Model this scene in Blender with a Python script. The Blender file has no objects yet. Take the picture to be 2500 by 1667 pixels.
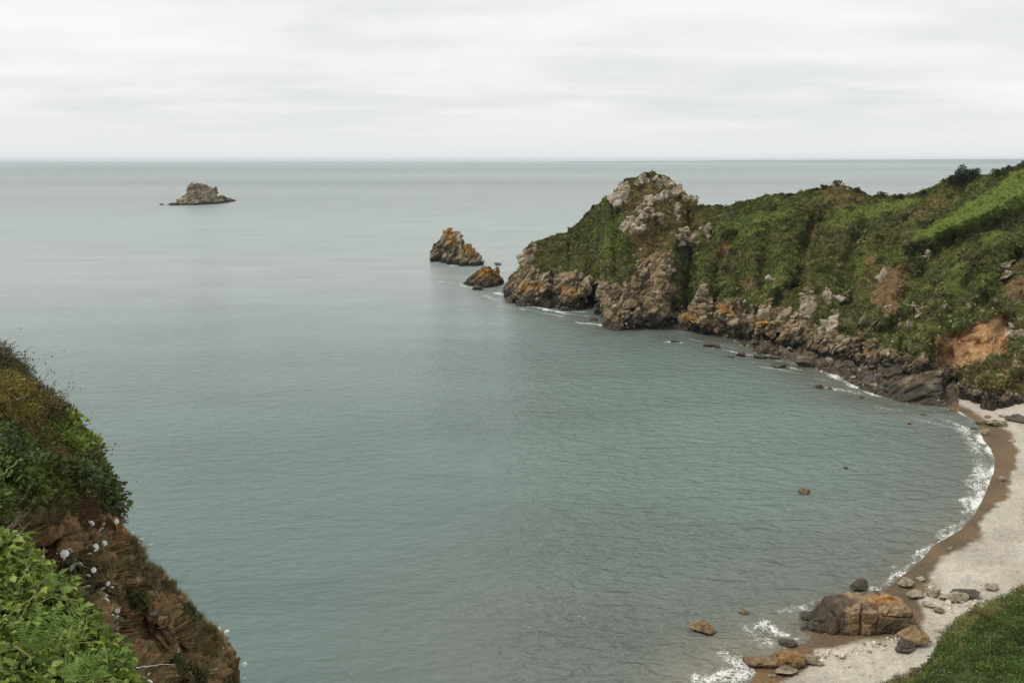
import bpy, bmesh, math, random
import numpy as np
from mathutils import Vector, Matrix, Euler, Quaternion

# ------------------------------------------------------------------ camera, sky, sun, exposure
S = bpy.context.scene
COL = S.collection
H = 45.0                       # eye height above the sea
FPX = 28.0/36.0*2500.0
PITCH = math.atan((833.5-391.0)/FPX)
SP, CP = math.sin(PITCH), math.cos(PITCH)

cam_d = bpy.data.cameras.new('camera'); cam = bpy.data.objects.new('camera', cam_d); COL.objects.link(cam)
cam_d.sensor_width = 36; cam_d.lens = 28; cam_d.clip_start = 0.1; cam_d.clip_end = 150000
cam.location = (0, 0, H); cam.rotation_euler = (math.pi/2-PITCH, 0, 0)
S.camera = cam

SUN_EL, SUN_AZ = math.radians(56), math.radians(-105)    # azimuth from +Y towards +X: the veiled sun stands high to the left
world = bpy.data.worlds.new('World'); S.world = world; world.use_nodes = True
wt = world.node_tree; wt.nodes.clear()
def wn(t, **k):
    n = wt.nodes.new(t)
    for a, b in k.items(): setattr(n, a, b)
    return n
sky = wn('ShaderNodeTexSky', sky_type='NISHITA'); sky.sun_disc = False
sky.sun_elevation = SUN_EL; sky.sun_rotation = SUN_AZ
bg1 = wn('ShaderNodeBackground'); bg1.inputs['Strength'].default_value = 0.10
wt.links.new(sky.outputs[0], bg1.inputs['Color'])
bg2 = wn('ShaderNodeBackground')
tc = wn('ShaderNodeTexCoord'); sep = wn('ShaderNodeSeparateXYZ'); wt.links.new(tc.outputs['Generated'], sep.inputs[0])
zz = wn('ShaderNodeMath', operation='ABSOLUTE'); wt.links.new(sep.outputs['Z'], zz.inputs[0])
zz2 = wn('ShaderNodeMath', operation='ADD'); wt.links.new(zz.outputs[0], zz2.inputs[0]); zz2.inputs[1].default_value = 0.12
dx = wn('ShaderNodeMath', operation='DIVIDE'); wt.links.new(sep.outputs['X'], dx.inputs[0]); wt.links.new(zz2.outputs[0], dx.inputs[1])
dy = wn('ShaderNodeMath', operation='DIVIDE'); wt.links.new(sep.outputs['Y'], dy.inputs[0]); wt.links.new(zz2.outputs[0], dy.inputs[1])
cmb = wn('ShaderNodeCombineXYZ'); wt.links.new(dx.outputs[0], cmb.inputs[0]); wt.links.new(dy.outputs[0], cmb.inputs[1])
def cloud(scale, detail, rot, sy, lo, hi, seed):
    mp = wn('ShaderNodeMapping'); mp.inputs['Rotation'].default_value = (0, 0, rot); mp.inputs['Scale'].default_value = (1, sy, 1)
    mp.inputs['Location'].default_value = (seed, seed*1.7, seed)
    wt.links.new(cmb.outputs[0], mp.inputs[0])
    nz = wn('ShaderNodeTexNoise'); nz.inputs['Scale'].default_value = scale; nz.inputs['Detail'].default_value = detail
    nz.inputs['Roughness'].default_value = 0.5; nz.inputs['Distortion'].default_value = 0.25
    wt.links.new(mp.outputs[0], nz.inputs['Vector'])
    mr = wn('ShaderNodeMapRange', interpolation_type='SMOOTHSTEP'); mr.inputs['From Min'].default_value = lo; mr.inputs['From Max'].default_value = hi
    wt.links.new(nz.outputs['Fac'], mr.inputs['Value'])
    return mr.outputs[0]
c1 = cloud(0.42, 5.0, 0.15, 1.3, 0.34, 0.68, 3.1)
c2 = cloud(1.3, 6.0, -0.1, 1.8, 0.30, 0.72, 8.3)
mixf = wn('ShaderNodeMix', data_type='FLOAT'); mixf.inputs['Factor'].default_value = 0.38
wt.links.new(c1, mixf.inputs['A']); wt.links.new(c2, mixf.inputs['B'])
cr = wn('ShaderNodeValToRGB'); wt.links.new(mixf.outputs['Result'], cr.inputs[0])
e = cr.color_ramp.elements
e[0].position = 0.12; e[0].color = (0.762, 0.790, 0.788, 1)
e[1].position = 0.88; e[1].color = (0.970, 0.960, 0.940, 1)
m_ = cr.color_ramp.elements.new(0.5); m_.color = (0.885, 0.886, 0.870, 1)
# the cloud sheet thins to an even pale veil low over the sea
hz = wn('ShaderNodeMapRange', interpolation_type='SMOOTHSTEP'); hz.inputs['From Min'].default_value = 0.0; hz.inputs['From Max'].default_value = 0.075
wt.links.new(zz.outputs[0], hz.inputs['Value'])
mixc = wn('ShaderNodeMix', data_type='RGBA'); wt.links.new(hz.outputs[0], mixc.inputs['Factor'])
mixc.inputs['A'].default_value = (0.835, 0.855, 0.850, 1); wt.links.new(cr.outputs[0], mixc.inputs['B'])
wt.links.new(mixc.outputs['Result'], bg2.inputs['Color']); bg2.inputs['Strength'].default_value = 0.71
mxs = wn('ShaderNodeMixShader'); mxs.inputs[0].default_value = 0.96
wt.links.new(bg1.outputs[0], mxs.inputs[1]); wt.links.new(bg2.outputs[0], mxs.inputs[2])
wo = wn('ShaderNodeOutputWorld'); wt.links.new(mxs.outputs[0], wo.inputs['Surface'])

sun_d = bpy.data.lights.new('sun', 'SUN'); sun_d.energy = 1.5; sun_d.angle = math.radians(10); sun_d.color = (1.0, 0.91, 0.79)
sun = bpy.data.objects.new('sun', sun_d); COL.objects.link(sun)
sdir = Vector((math.sin(SUN_AZ)*math.cos(SUN_EL), math.cos(SUN_AZ)*math.cos(SUN_EL), math.sin(SUN_EL)))
sun.rotation_euler = sdir.to_track_quat('Z', 'Y').to_euler()
S.view_settings.view_transform = 'Standard'; S.view_settings.look = 'None'
S.view_settings.exposure = 0.5; S.view_settings.gamma = 1.0; S.view_settings.use_curve_mapping = False
S.render.engine = 'CYCLES'
S.cycles.use_denoising = True
S.cycles.max_bounces = 6; S.cycles.diffuse_bounces = 3; S.cycles.glossy_bounces = 3; S.cycles.transmission_bounces = 3
S.cycles.volume_bounces = 1; S.cycles.use_adaptive_sampling = True

# ------------------------------------------------------------------ helpers
def lin(r, g, b):                                   # 8-bit tone to linear albedo
    f = lambda c: (c/255/12.92) if c/255 <= 0.04045 else ((c/255+0.055)/1.055)**2.4
    return np.array([f(r), f(g), f(b)])
def ray(u, v):
    u = np.asarray(u, float); v = np.asarray(v, float)
    a = (u-1250)/FPX; b = -(v-833.5)/FPX
    return np.stack([a+0*b, CP+b*SP+0*a, -SP+b*CP+0*a], -1)
def atY(u, v, Y):
    d = ray(u, v); return np.array([0, 0, H])+d*(np.asarray(Y)/d[..., 1])[..., None]
def atD(u, v, D):                                   # D = depth along the optical axis
    return np.array([0, 0, H])+ray(u, v)*np.asarray(D, float)[..., None]
def atZ(u, v, z=0.0):
    d = ray(u, v); return np.array([0, 0, H])+d*((z-H)/d[..., 2])[..., None]
def proj(P):
    q = P-np.array([0, 0, H]); dep = q[..., 1]*CP-q[..., 2]*SP
    dep = np.where(np.abs(dep) < 1e-6, 1e-6, dep)
    return 1250+FPX*q[..., 0]/dep, 833.5-FPX*(q[..., 1]*SP+q[..., 2]*CP)/dep, dep

def hsh(i, j, k, s):
    x = (i.astype(np.uint32)*np.uint32(374761393)+j.astype(np.uint32)*np.uint32(668265263)
         + k.astype(np.uint32)*np.uint32(2147483647)+np.uint32((s*1274126177+12345) & 0xffffffff))
    x = (x ^ (x >> np.uint32(13)))*np.uint32(1274126177); x = x ^ (x >> np.uint32(16))
    x = x*np.uint32(2246822519); x = x ^ (x >> np.uint32(13))
    return (x & np.uint32(0xffffff)).astype(np.float64)/0xffffff
def vnoise(P, s=0):
    f = np.floor(P); t = P-f; t = t*t*(3-2*t); f = f.astype(np.int64); r = 0
    for a in (0, 1):
        for b in (0, 1):
            for c in (0, 1):
                w = (t[..., 0] if a else 1-t[..., 0])*(t[..., 1] if b else 1-t[..., 1])*(t[..., 2] if c else 1-t[..., 2])
                r = r+w*hsh(f[..., 0]+a, f[..., 1]+b, f[..., 2]+c, s)
    return r
def fbm(P, scale=1.0, octv=4, s=0, gain=0.5):       # about -1..1
    a, t, n = 1.0, 0, 0; Q = P/scale
    for o in range(octv):
        t = t+a*(vnoise(Q+17.3*o, s+o)*2-1); n += a; a *= gain; Q = Q*2.03
    return t/n*1.6
def cells(P, scale, s=0, tilt=0.5, box=0.0):                 # blocky relief: (block height, distance to joint, block id)
    Q = P/scale; f = np.floor(Q).astype(np.int64); n = P.shape[:-1]
    F1 = np.full(n, 9.0); F2 = np.full(n, 9.0); Hh = np.zeros(n); I = np.zeros(n)
    for a in (-1, 0, 1):
        for b in (-1, 0, 1):
            for c in (-1, 0, 1):
                g = [f[..., 0]+a, f[..., 1]+b, f[..., 2]+c]
                h = [hsh(*g, s+m) for m in range(3)]
                D = [Q[..., m]-(g[m]+0.15+0.7*h[m]) for m in range(3)]
                d = np.sqrt(D[0]**2+D[1]**2+D[2]**2)
                if box: d = d*(1-box)+box*np.maximum(np.maximum(abs(D[0]), abs(D[1])), abs(D[2]))
                r = hsh(*g, s+7); tl = [(hsh(*g, s+8+m)-.5)*2 for m in range(3)]
                hh = r+tilt*(tl[0]*D[0]+tl[1]*D[1]+tl[2]*D[2])
                near = d < F1
                F2 = np.where(near, F1, np.minimum(F2, d)); F1 = np.where(near, d, F1)
                Hh = np.where(near, hh, Hh); I = np.where(near, r, I)
    return Hh, F2-F1, I
def sst(x, a, b):
    t = np.clip((x-a)/(b-a), 0, 1); return t*t*(3-2*t)
def seg_dist(X, Y, pts):                            # distance to a polyline, and the fraction along it
    best = np.full(np.shape(X), 1e18); fr = np.zeros(np.shape(X)); m = len(pts)-1
    for i in range(m):
        (x0, y0), (x1, y1) = pts[i], pts[i+1]; dx_, dy_ = x1-x0, y1-y0; L = dx_*dx_+dy_*dy_+1e-9
        t = np.clip(((X-x0)*dx_+(Y-y0)*dy_)/L, 0, 1); d = (X-x0-t*dx_)**2+(Y-y0-t*dy_)**2
        fr = np.where(d < best, (i+t)/m, fr); best = np.minimum(best, d)
    return np.sqrt(best), fr
def inpoly(X, Y, pts):
    r = np.zeros(np.shape(X), bool); n = len(pts)
    for i in range(n):
        x0, y0 = pts[i]; x1, y1 = pts[(i+1) % n]
        if y0 == y1: continue
        r ^= ((y0 > Y) != (y1 > Y)) & (X < (x1-x0)*(Y-y0)/(y1-y0)+x0)
    return r
def softpoly(X, Y, pts, soft):                      # 1 inside, fading over 'soft'
    d, _ = seg_dist(X, Y, list(pts)+[pts[0]]); return sst(np.where(inpoly(X, Y, pts), d, -d), -soft, soft)
def mix(a, b, t): t = t[..., None]; return a*(1-t)+b*t

def tag(o, label=None, cat=None, group=None, kind=None):
    if label: o['label'] = label
    if cat: o['category'] = cat
    if group: o['group'] = group
    if kind: o['kind'] = kind
    return o
def link(name, me, parent=None, loc=None):
    o = bpy.data.objects.new(name, me); COL.objects.link(o)
    if parent is not None: o.parent = parent
    if loc is not None: o.location = loc
    return o
def mesh_np(name, V, F, mat, col=None, smooth=False, attrs=None):
    me = bpy.data.meshes.new(name); V = np.ascontiguousarray(V, dtype=np.float32)
    if isinstance(F, np.ndarray):
        k = F.shape[1]; me.vertices.add(len(V)); me.vertices.foreach_set('co', V.ravel())
        me.loops.add(F.size); me.loops.foreach_set('vertex_index', F.astype(np.int32).ravel())
        me.polygons.add(len(F)); me.polygons.foreach_set('loop_start', np.arange(0, F.size, k, dtype=np.int32))
        me.update(calc_edges=True)
    else:
        me.from_pydata(V.tolist(), [], F); me.update()
    me.polygons.foreach_set('use_smooth', np.full(len(me.polygons), smooth))
    if col is not None:
        a = me.attributes.new('col', 'FLOAT_COLOR', 'POINT'); c = np.ones((len(V), 4), np.float32); c[:, :3] = np.clip(col, 0, 1)
        a.data.foreach_set('color', c.ravel())
    for k_, v_ in (attrs or {}).items():
        a = me.attributes.new(k_, 'FLOAT', 'POINT'); a.data.foreach_set('value', np.ascontiguousarray(v_, dtype=np.float32).ravel())
    if mat: me.materials.append(mat)
    return me
def grid_faces(nr, nc):
    i = np.arange(nr-1)[:, None]*nc+np.arange(nc-1)[None, :]; i = i.ravel()
    return np.stack([i, i+1, i+nc+1, i+nc], -1)
def grid_normals(P):                                # P (rows, cols, 3)
    du = np.gradient(P, axis=1); dv = np.gradient(P, axis=0); n = np.cross(du, dv)
    return n/(np.linalg.norm(n, axis=-1, keepdims=True)+1e-9)
def smooth_grid(A, k=2):
    for _ in range(k):
        B = A.copy(); B[1:-1] = (A[:-2]+2*A[1:-1]+A[2:])/4; A = B.copy(); A[:, 1:-1] = (B[:, :-2]+2*B[:, 1:-1]+B[:, 2:])/4
    return A

# ------------------------------------------------------------------ materials
def new_mat(name):
    m = bpy.data.materials.new(name); m.use_nodes = True; t = m.node_tree; t.nodes.clear()
    o = t.nodes.new('ShaderNodeOutputMaterial'); b = t.nodes.new('ShaderNodeBsdfPrincipled'); t.links.new(b.outputs[0], o.inputs[0])
    return m, t, b
def nd(t, ty, ins=None, **k):
    n = t.nodes.new(ty)
    for a, v in k.items(): setattr(n, a, v)
    for a, v in (ins or {}).items():
        if isinstance(v, bpy.types.NodeSocket): t.links.new(v, n.inputs[a])
        else: n.inputs[a].default_value = v
    return n
def ground_mat(name, s1, s2, bump, dist, rough=0.9, var=0.55, spec=0.3):
    """colour from the 'col' attribute, with fine procedural grain and relief on top"""
    m, t, b = new_mat(name)
    at = nd(t, 'ShaderNodeAttribute', attribute_name='col'); co = nd(t, 'ShaderNodeTexCoord').outputs['Object']
    n1 = nd(t, 'ShaderNodeTexNoise', {'Vector': co, 'Scale': 1/s1, 'Detail': 6.0, 'Roughness': 0.65})
    n2 = nd(t, 'ShaderNodeTexNoise', {'Vector': co, 'Scale': 1/s2, 'Detail': 4.0, 'Roughness': 0.6})
    r = nd(t, 'ShaderNodeMapRange', {'Value': n1.outputs['Fac'], 'From Min': 0.28, 'From Max': 0.72, 'To Min': 1-var, 'To Max': 1+var})
    mu = nd(t, 'ShaderNodeVectorMath', {0: at.outputs['Color']}, operation='SCALE'); t.links.new(r.outputs[0], mu.inputs['Scale'])
    t.links.new(mu.outputs[0], b.inputs['Base Color'])
    ad = nd(t, 'ShaderNodeMath', {0: n1.outputs['Fac'], 1: n2.outputs['Fac']}, operation='ADD')
    bp = nd(t, 'ShaderNodeBump', {'Height': ad.outputs[0], 'Strength': bump, 'Distance': dist})
    t.links.new(bp.outputs[0], b.inputs['Normal'])
    b.inputs['Roughness'].default_value = rough; b.inputs['Specular IOR Level'].default_value = spec
    return m
M_LAND = ground_mat('headland_rock_and_turf', 0.9, 0.3, 0.9, 0.5)
M_ROCK = ground_mat('weathered_rock', 0.55, 0.15, 0.8, 0.25, rough=0.8, var=0.45, spec=0.4)
M_WETROCK = ground_mat('weedy_wet_rock', 0.5, 0.15, 0.8, 0.2, rough=0.55, var=0.5, spec=0.5)
M_FARROCK = ground_mat('distant_rock', 3.0, 1.0, 0.9, 1.0, rough=0.9, var=0.5)
M_BEACH = ground_mat('shingle', 0.35, 0.12, 0.9, 0.08, rough=0.85, var=0.28, spec=0.3)
M_EARTH = ground_mat('dry_earth', 0.09, 0.025, 1.0, 0.03, rough=0.95, var=0.6, spec=0.2)

def leaf_mat(name, rough=0.6, trans=0.25, spec=0.35, inst=True):
    m, t, b = new_mat(name)
    at = nd(t, 'ShaderNodeAttribute', attribute_name='col', attribute_type='INSTANCER' if inst else 'GEOMETRY')
    va = nd(t, 'ShaderNodeAttribute', attribute_name='shade')
    mu = nd(t, 'ShaderNodeVectorMath', {0: at.outputs['Color']}, operation='SCALE'); t.links.new(va.outputs['Fac'], mu.inputs['Scale'])
    t.links.new(mu.outputs[0], b.inputs['Base Color'])
    b.inputs['Roughness'].default_value = rough; b.inputs['Specular IOR Level'].default_value = spec
    tr = nd(t, 'ShaderNodeBsdfTranslucent'); t.links.new(mu.outputs[0], tr.inputs['Color'])
    mx = nd(t, 'ShaderNodeMixShader', {0: trans}); t.links.new(b.outputs[0], mx.inputs[1]); t.links.new(tr.outputs[0], mx.inputs[2])
    out = [n for n in t.nodes if n.type == 'OUTPUT_MATERIAL'][0]; t.links.new(mx.outputs[0], out.inputs[0])
    return m
M_LEAF = leaf_mat('scrub_leaf')
M_GLOSS = leaf_mat('glossy_leaf', rough=0.55, trans=0.3, spec=0.28, inst=False)
M_GLOSSI = leaf_mat('glossy_leaf_scattered', rough=0.55, trans=0.3, spec=0.28, inst=True)
def plain(name, c, rough=0.8, noise=0.3, scale=20.0):
    m, t, b = new_mat(name)
    n = nd(t, 'ShaderNodeTexNoise', {'Scale': scale, 'Detail': 4.0}); cr_ = nd(t, 'ShaderNodeMapRange', {'Value': n.outputs['Fac'], 'To Min': 1-noise, 'To Max': 1+noise})
    mu = nd(t, 'ShaderNodeVectorMath', {0: tuple(c)}, operation='SCALE'); t.links.new(cr_.outputs[0], mu.inputs['Scale'])
    t.links.new(mu.outputs[0], b.inputs['Base Color']); b.inputs['Roughness'].default_value = rough
    return m
M_PETAL = plain('white_petals', (0.86, 0.85, 0.80), 0.7, 0.03, 60)
M_STEM = plain('green_stem', (0.10, 0.14, 0.05), 0.6, 0.3, 30)
M_TWIG = plain('bare_twig', (0.20, 0.16, 0.115), 0.9, 0.4, 25)
M_BARK = plain('tree_bark', (0.13, 0.11, 0.085), 0.9, 0.4, 6)
M_PAINT = plain('white_boat_paint', (0.8, 0.8, 0.78), 0.4, 0.03, 1)
M_DARKP = plain('dark_boat_windows', (0.03, 0.035, 0.04), 0.3, 0.1, 1)

# ------------------------------------------------------------------ sea
WATERLINE_PX = [(1600,798),(1660,806),(1743,812),(1807,834),(1850,858),(1913,872),(1977,893),(2051,919),(2126,957),(2211,983),
    (2302,992),(2345,1006),(2375,1025),(2392,1052),(2400,1074),(2418,1095),(2427,1120),(2426,1150),(2415,1178),(2403,1208),
    (2388,1239),(2378,1258),(2347,1290),(2311,1312),(2282,1328),(2246,1368),(2203,1404),(2163,1436),(2110,1460),(2060,1478),
    (2019,1498),(1990,1520),(1950,1540),(1980,1552),(1968,1566),(1939,1577),(1903,1587),(1862,1604),(1838,1622),(1846,1645),(1828,1667),(1780,1750),(1700,1900),(1560,2100),(1300,2500)]
WL = [tuple(atZ(u, v)[:2]) for u, v in WATERLINE_PX]
LANDPOLY = WL+[(260, WL[-1][1]-20), (260, 260), (WL[0][0]+10, 260)]
HEAD_FOOT = [(1229,708),(1237,730),(1272,742),(1338,750),(1386,756),(1450,758),(1470,775),(1485,800),(1544,802),(1616,797),(1673,808),
    (1740,806),(1800,812),(1860,826),(1920,842),(1990,856),(2060,874),(2120,890),(2180,905),(2240,925),(2290,935),(2325,945),
    (2339,952),(2381,968),(2420,985),(2452,982),(2500,976),(2600,985),(2900,1010)]
def near_shore(X, Y):
    d1, _ = seg_dist(X, Y, WL)
    hf = [tuple(atZ(u, v)[:2]) for u, v in HEAD_FOOT[:12]]; d2, _ = seg_dist(X, Y, hf)
    sd = np.where(inpoly(X, Y, LANDPOLY), -d1, d1)
    return sd, d2
def axis(lo, hi, step, far, g=1.12):
    a = list(np.arange(lo, hi+1e-6, step)); s = step; x = hi
    while x < far: s *= g; x += s; a.append(x)
    s = step; x = lo; pre = []
    while x > -far: s *= g; x -= s; pre.append(x)
    return np.array(pre[::-1]+a)
xs = axis(-60, 130, 0.55, 42000, 1.13); ys = axis(28, 290, 0.7, 42000, 1.13); ys = ys[ys > -400]
XX, YY = np.meshgrid(xs, ys)
P = np.stack([XX, YY, 0*XX], -1)
sd, d2 = near_shore(XX, YY)
sh = np.minimum(np.where(sd < 0, 0.0, sd), 400)
pu, pv, pd = proj(P)
foam = np.zeros(XX.shape)
def foam_line(pts, w, amp):                          # a line of surf: white strongest along it, width in metres
    global foam
    q = [tuple(atZ(u, v)[:2]) for u, v in pts]; x0, y0 = np.min(q, 0)-14; x1, y1 = np.max(q, 0)+14
    i0, i1 = np.searchsorted(ys, [y0, y1]); j0, j1 = np.searchsorted(xs, [x0, x1]); s = np.s_[i0:i1, j0:j1]
    k = 1+max(0, (y0-150)/200); Q_ = P[s]; d, _ = seg_dist(Q_[..., 0]+k*(.9*fbm(Q_, 3.5, 3, 21)+.5*fbm(Q_, 1.2, 2, 23)), Q_[..., 1]+k*(.9*fbm(Q_, 3.5, 3, 22)), q)
    br_ = np.clip(.80+.55*fbm(Q_, 5.0*k, 3, 24), .3, 1.05); foam[s] = np.maximum(foam[s], amp*br_*(.62*np.exp(-(d/(w*.55))**2)+.45*np.exp(-(d/(w*1.35))**2)))
foam_line([(2302,990),(2345,1004),(2375,1023),(2392,1050),(2400,1074),(2418,1095),(2427,1120),(2426,1150),(2415,1178),(2403,1208),(2388,1239),(2376,1259)], 1.15, 1.16)
foam_line([(2376,1259),(2345,1291),(2300,1316)], 1.0, 1.12)
foam_line([(2300,1316),(2282,1330),(2246,1368),(2203,1404),(2170,1430)], 0.75, 1.08)
foam_line([(2290,1010),(2330,1030),(2360,1060),(2380,1090),(2392,1120),(2390,1150),(2378,1185)], 2.2, .72)
foam_line([(2378,1180),(2378,1210),(2355,1238),(2350,1262),(2320,1282),(2292,1290),(2280,1310)], 0.7, .85)
foam_line([(2262,1325),(2240,1340),(2210,1362),(2180,1380),(2160,1400),(2140,1396)], 0.65, .8)
foam_line([(2225,1022),(2280,1035),(2330,1045)], 1.6, .55)
foam_line([(2170,1436),(2120,1440),(2060,1464),(2000,1468),(1965,1490),(1975,1502),(2010,1496)], 0.9, .78)
foam_line([(2000,1478),(1960,1478),(1930,1490)], 0.5, .5)
foam_line([(1870,1526),(1905,1545),(1935,1560),(1965,1566)], 0.9, .95)
foam_line([(1850,1540),(1880,1570),(1910,1580)], 0.8, .62)
foam_line([(1760,1600),(1800,1640),(1835,1640)], 1.3, .62)
foam_line([(1700,1655),(1760,1645),(1800,1660),(1830,1655)], 1.1, .8)
foam_line([(1780,1620),(1820,1632)], 0.9, .8)
foam_line([(1140,700),(1165,706)], 1.5, .8); foam_line([(1216,715),(1236,722)], 1.8, .8)
foam_line([(1100,648),(1126,653),(1170,652)], 1.2, .7); foam_line([(1122,693),(1150,702),(1172,706)], 1.5, .7)
foam_line([(1235,745),(1262,752)], 1.2, .6); foam_line([(1250,733),(1262,738)], 1.2, .9)
foam_line([(1290,746),(1340,756),(1375,762),(1430,762)], 1.4, .95)
foam_line([(1410,786),(1445,790),(1478,796)], 1.6, 1.0); foam_line([(1400,780),(1475,782)], 1.0, .5)
foam_line([(1575,799),(1615,800)], 0.6, .9)
foam_line([(1180,720),(1240,742),(1300,760),(1400,775)], 2.2, .52); foam_line([(1380,766),(1440,772)], 1.6, .7); foam_line([(1620,812),(1700,830),(1790,848)], 1.8, .5); foam_line([(1830,890),(1930,908),(2010,930)], 2.0, .55)
foam_line([(2100,985),(2200,1000),(2290,1018)], 1.8, .5); foam_line([(1900,1500),(1940,1500),(1960,1480)], 1.2, .55); foam_line([(1820,1520),(1860,1560),(1880,1600)], 1.3, .55)
foam_line([(1630,834),(1662,836)], 1.1, .85); foam_line([(1720,840),(1755,842),(1745,850)], 1.2, .85)
foam_line([(1780,856),(1800,864),(1880,868)], 1.2, .75); foam_line([(1800,880),(1840,886)], 1.1, .6)
foam_line([(1905,885),(1930,898),(1955,902)], 1.2, .75)
foam_line([(2010,905),(2040,922),(2080,938),(2110,955),(2140,966)], 1.7, .95); foam_line([(2015,945),(2060,950),(2100,962)], 1.3, .7)
foam_line([(1600,803),(1743,816),(1807,838),(1850,866),(1913,880),(1977,898),(2051,925),(2126,962),(2211,986),(2302,996)], 0.9, .6)
foam_line([(1975,1193),(1985,1192)], .4, .8)
foam_line([(386,501),(400,500)], 4, .8); foam_line([(475,681),(535,688)], 1.6, .62); foam_line([(1060,687),(1110,690)], 1.4, .55)
foam_line([(1200,742),(1240,752),(1290,765)], 1.4, .5)
deep = np.array([0.110, 0.160, 0.147]); teal = np.array([0.156, 0.214, 0.190]); sand = np.array([0.235, 0.225, 0.175]); greyw = np.array([0.135, 0.150, 0.135]); weed = np.array([0.075, 0.080, 0.062])
col = np.broadcast_to(deep, P.shape).copy()
big = fbm(P*[1, .5, 1], 60, 4, 5)
col = mix(col, teal, np.clip(sst(pu, 900, 1700)*sst(pv, 760, 1000)*0.9*(1-0.35*big)+.15*big, 0, 1))
col = mix(col, greyw, 0.8*sst(pv, 1150, 1560)*sst(pu, 500, 1300))
col = mix(col, greyw*1.15, 0.85*(1-sst(sh, 2, 22))*sst(pu, 1500, 1900))
nz = fbm(P, 9, 4, 9)
col = mix(col, weed, np.clip(0.75*(1-sst(d2, 2, 26))+ .75*(1-sst(sh, 1, 20))*(pv < 1010), 0, 1)*np.clip(.65+.6*nz, 0, 1)*(pu > 1200)*(pu < 2600))
col = mix(col, sand, np.clip((1-sst(sh, 0, 12))*sst(pv, 1440, 1620)*.95, 0, 1))
col = mix(col, sand*.75, np.clip((1-sst(sh, 0, 4))*sst(pv, 1020, 1100)*.8, 0, 1))
col = mix(col, np.array([.255, .300, .292]), .95*sst(YY, 110, 330)*(1-.35*sst(YY, 900, 4000))*(1-.6*sst(pu, 1100, 1500)*(YY < 330)))  # paler mid-distance band: reflected sky sheen put into the water's diffuse colour
# broad tonal streaks of current and wind on the open sea
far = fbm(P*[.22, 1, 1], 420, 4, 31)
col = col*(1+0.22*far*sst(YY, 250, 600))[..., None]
calm = 1-sst(pu, 900, 1600)*sst(pv, 760, 960)*(YY > 0)     # the bay's right side is ruffled, the left is slick
calm = np.clip(calm+0.25*fbm(P*[.4, 1, 1], 35, 3, 12), 0, 1)
calm = np.where(YY > 250, calm*(1-sst(YY, 250, 400))+sst(YY, 250, 400)*np.clip(1.0-1.1*sst(YY, 500, 2600)+0.45*far, 0, 1), calm)

m, t, b = new_mat('sea_water'); M_SEA = m
co = nd(t, 'ShaderNodeTexCoord').outputs['Object']
at = nd(t, 'ShaderNodeAttribute', attribute_name='col'); fo = nd(t, 'ShaderNodeAttribute', attribute_name='foam'); ca = nd(t, 'ShaderNodeAttribute', attribute_name='calm')
def wave(scale, sx, sy, rot, det, dist=0.4):
    mp = nd(t, 'ShaderNodeMapping', {'Vector': co}); mp.inputs['Scale'].default_value = (sx, sy, 1); mp.inputs['Rotation'].default_value = (0, 0, rot)
    return nd(t, 'ShaderNodeTexNoise', {'Vector': mp.outputs[0], 'Scale': scale, 'Detail': det, 'Roughness': 0.55, 'Distortion': dist}).outputs['Fac']
w1 = wave(0.58, .46, 1.0, -0.26, 3.0); w2 = wave(1.5, .45, 1.0, 0.18, 3.0); w3 = wave(0.06, .35, 1, 0.05, 3.0)
sm = nd(t, 'ShaderNodeMath', {0: w2, 1: 0.42}, operation='MULTIPLY')
su = nd(t, 'ShaderNodeMath', {0: w1, 1: sm.outputs[0]}, operation='ADD')
st = nd(t, 'ShaderNodeMapRange', {'Value': ca.outputs['Fac'], 'To Min': 1.0, 'To Max': 0.30})
hgt = nd(t, 'ShaderNodeMath', {0: su.outputs[0], 1: st.outputs[0]}, operation='MULTIPLY')
bp = nd(t, 'ShaderNodeBump', {'Height': hgt.outputs[0], 'Strength': 1.0, 'Distance': 1.15})
t.links.new(bp.outputs[0], b.inputs['Normal'])
# foam laced by two sizes of noise
fn = nd(t, 'ShaderNodeTexNoise', {'Vector': co, 'Scale': 1.5, 'Detail': 5.0, 'Roughness': 0.62, 'Distortion': 0.9}).outputs['Fac']
fv = nd(t, 'ShaderNodeTexVoronoi', {'Scale': 2.1}, feature='DISTANCE_TO_EDGE')
wv = nd(t, 'ShaderNodeVectorMath', {0: co}, operation='ADD'); wnz = nd(t, 'ShaderNodeTexNoise', {'Vector': co, 'Scale': 1.4, 'Detail': 3.0}); wsc = nd(t, 'ShaderNodeVectorMath', {0: wnz.outputs['Color']}, operation='SCALE'); wsc.inputs['Scale'].default_value = 1.2
t.links.new(wsc.outputs[0], wv.inputs[1]); t.links.new(wv.outputs[0], fv.inputs['Vector'])
lace = nd(t, 'ShaderNodeMapRange', {'Value': fv.outputs['Distance'], 'From Min': 0.0, 'From Max': 0.35, 'To Min': 0.26, 'To Max': -0.30})
f1 = nd(t, 'ShaderNodeMath', {0: fn, 1: lace.outputs[0]}, operation='ADD')
f2 = nd(t, 'ShaderNodeMath', {0: f1.outputs[0], 1: fo.outputs['Fac']}, operation='ADD')
fm = nd(t, 'ShaderNodeMapRange', {'Value': f2.outputs[0], 'From Min': 1.02, 'From Max': 1.52}, interpolation_type='SMOOTHSTEP')
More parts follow.
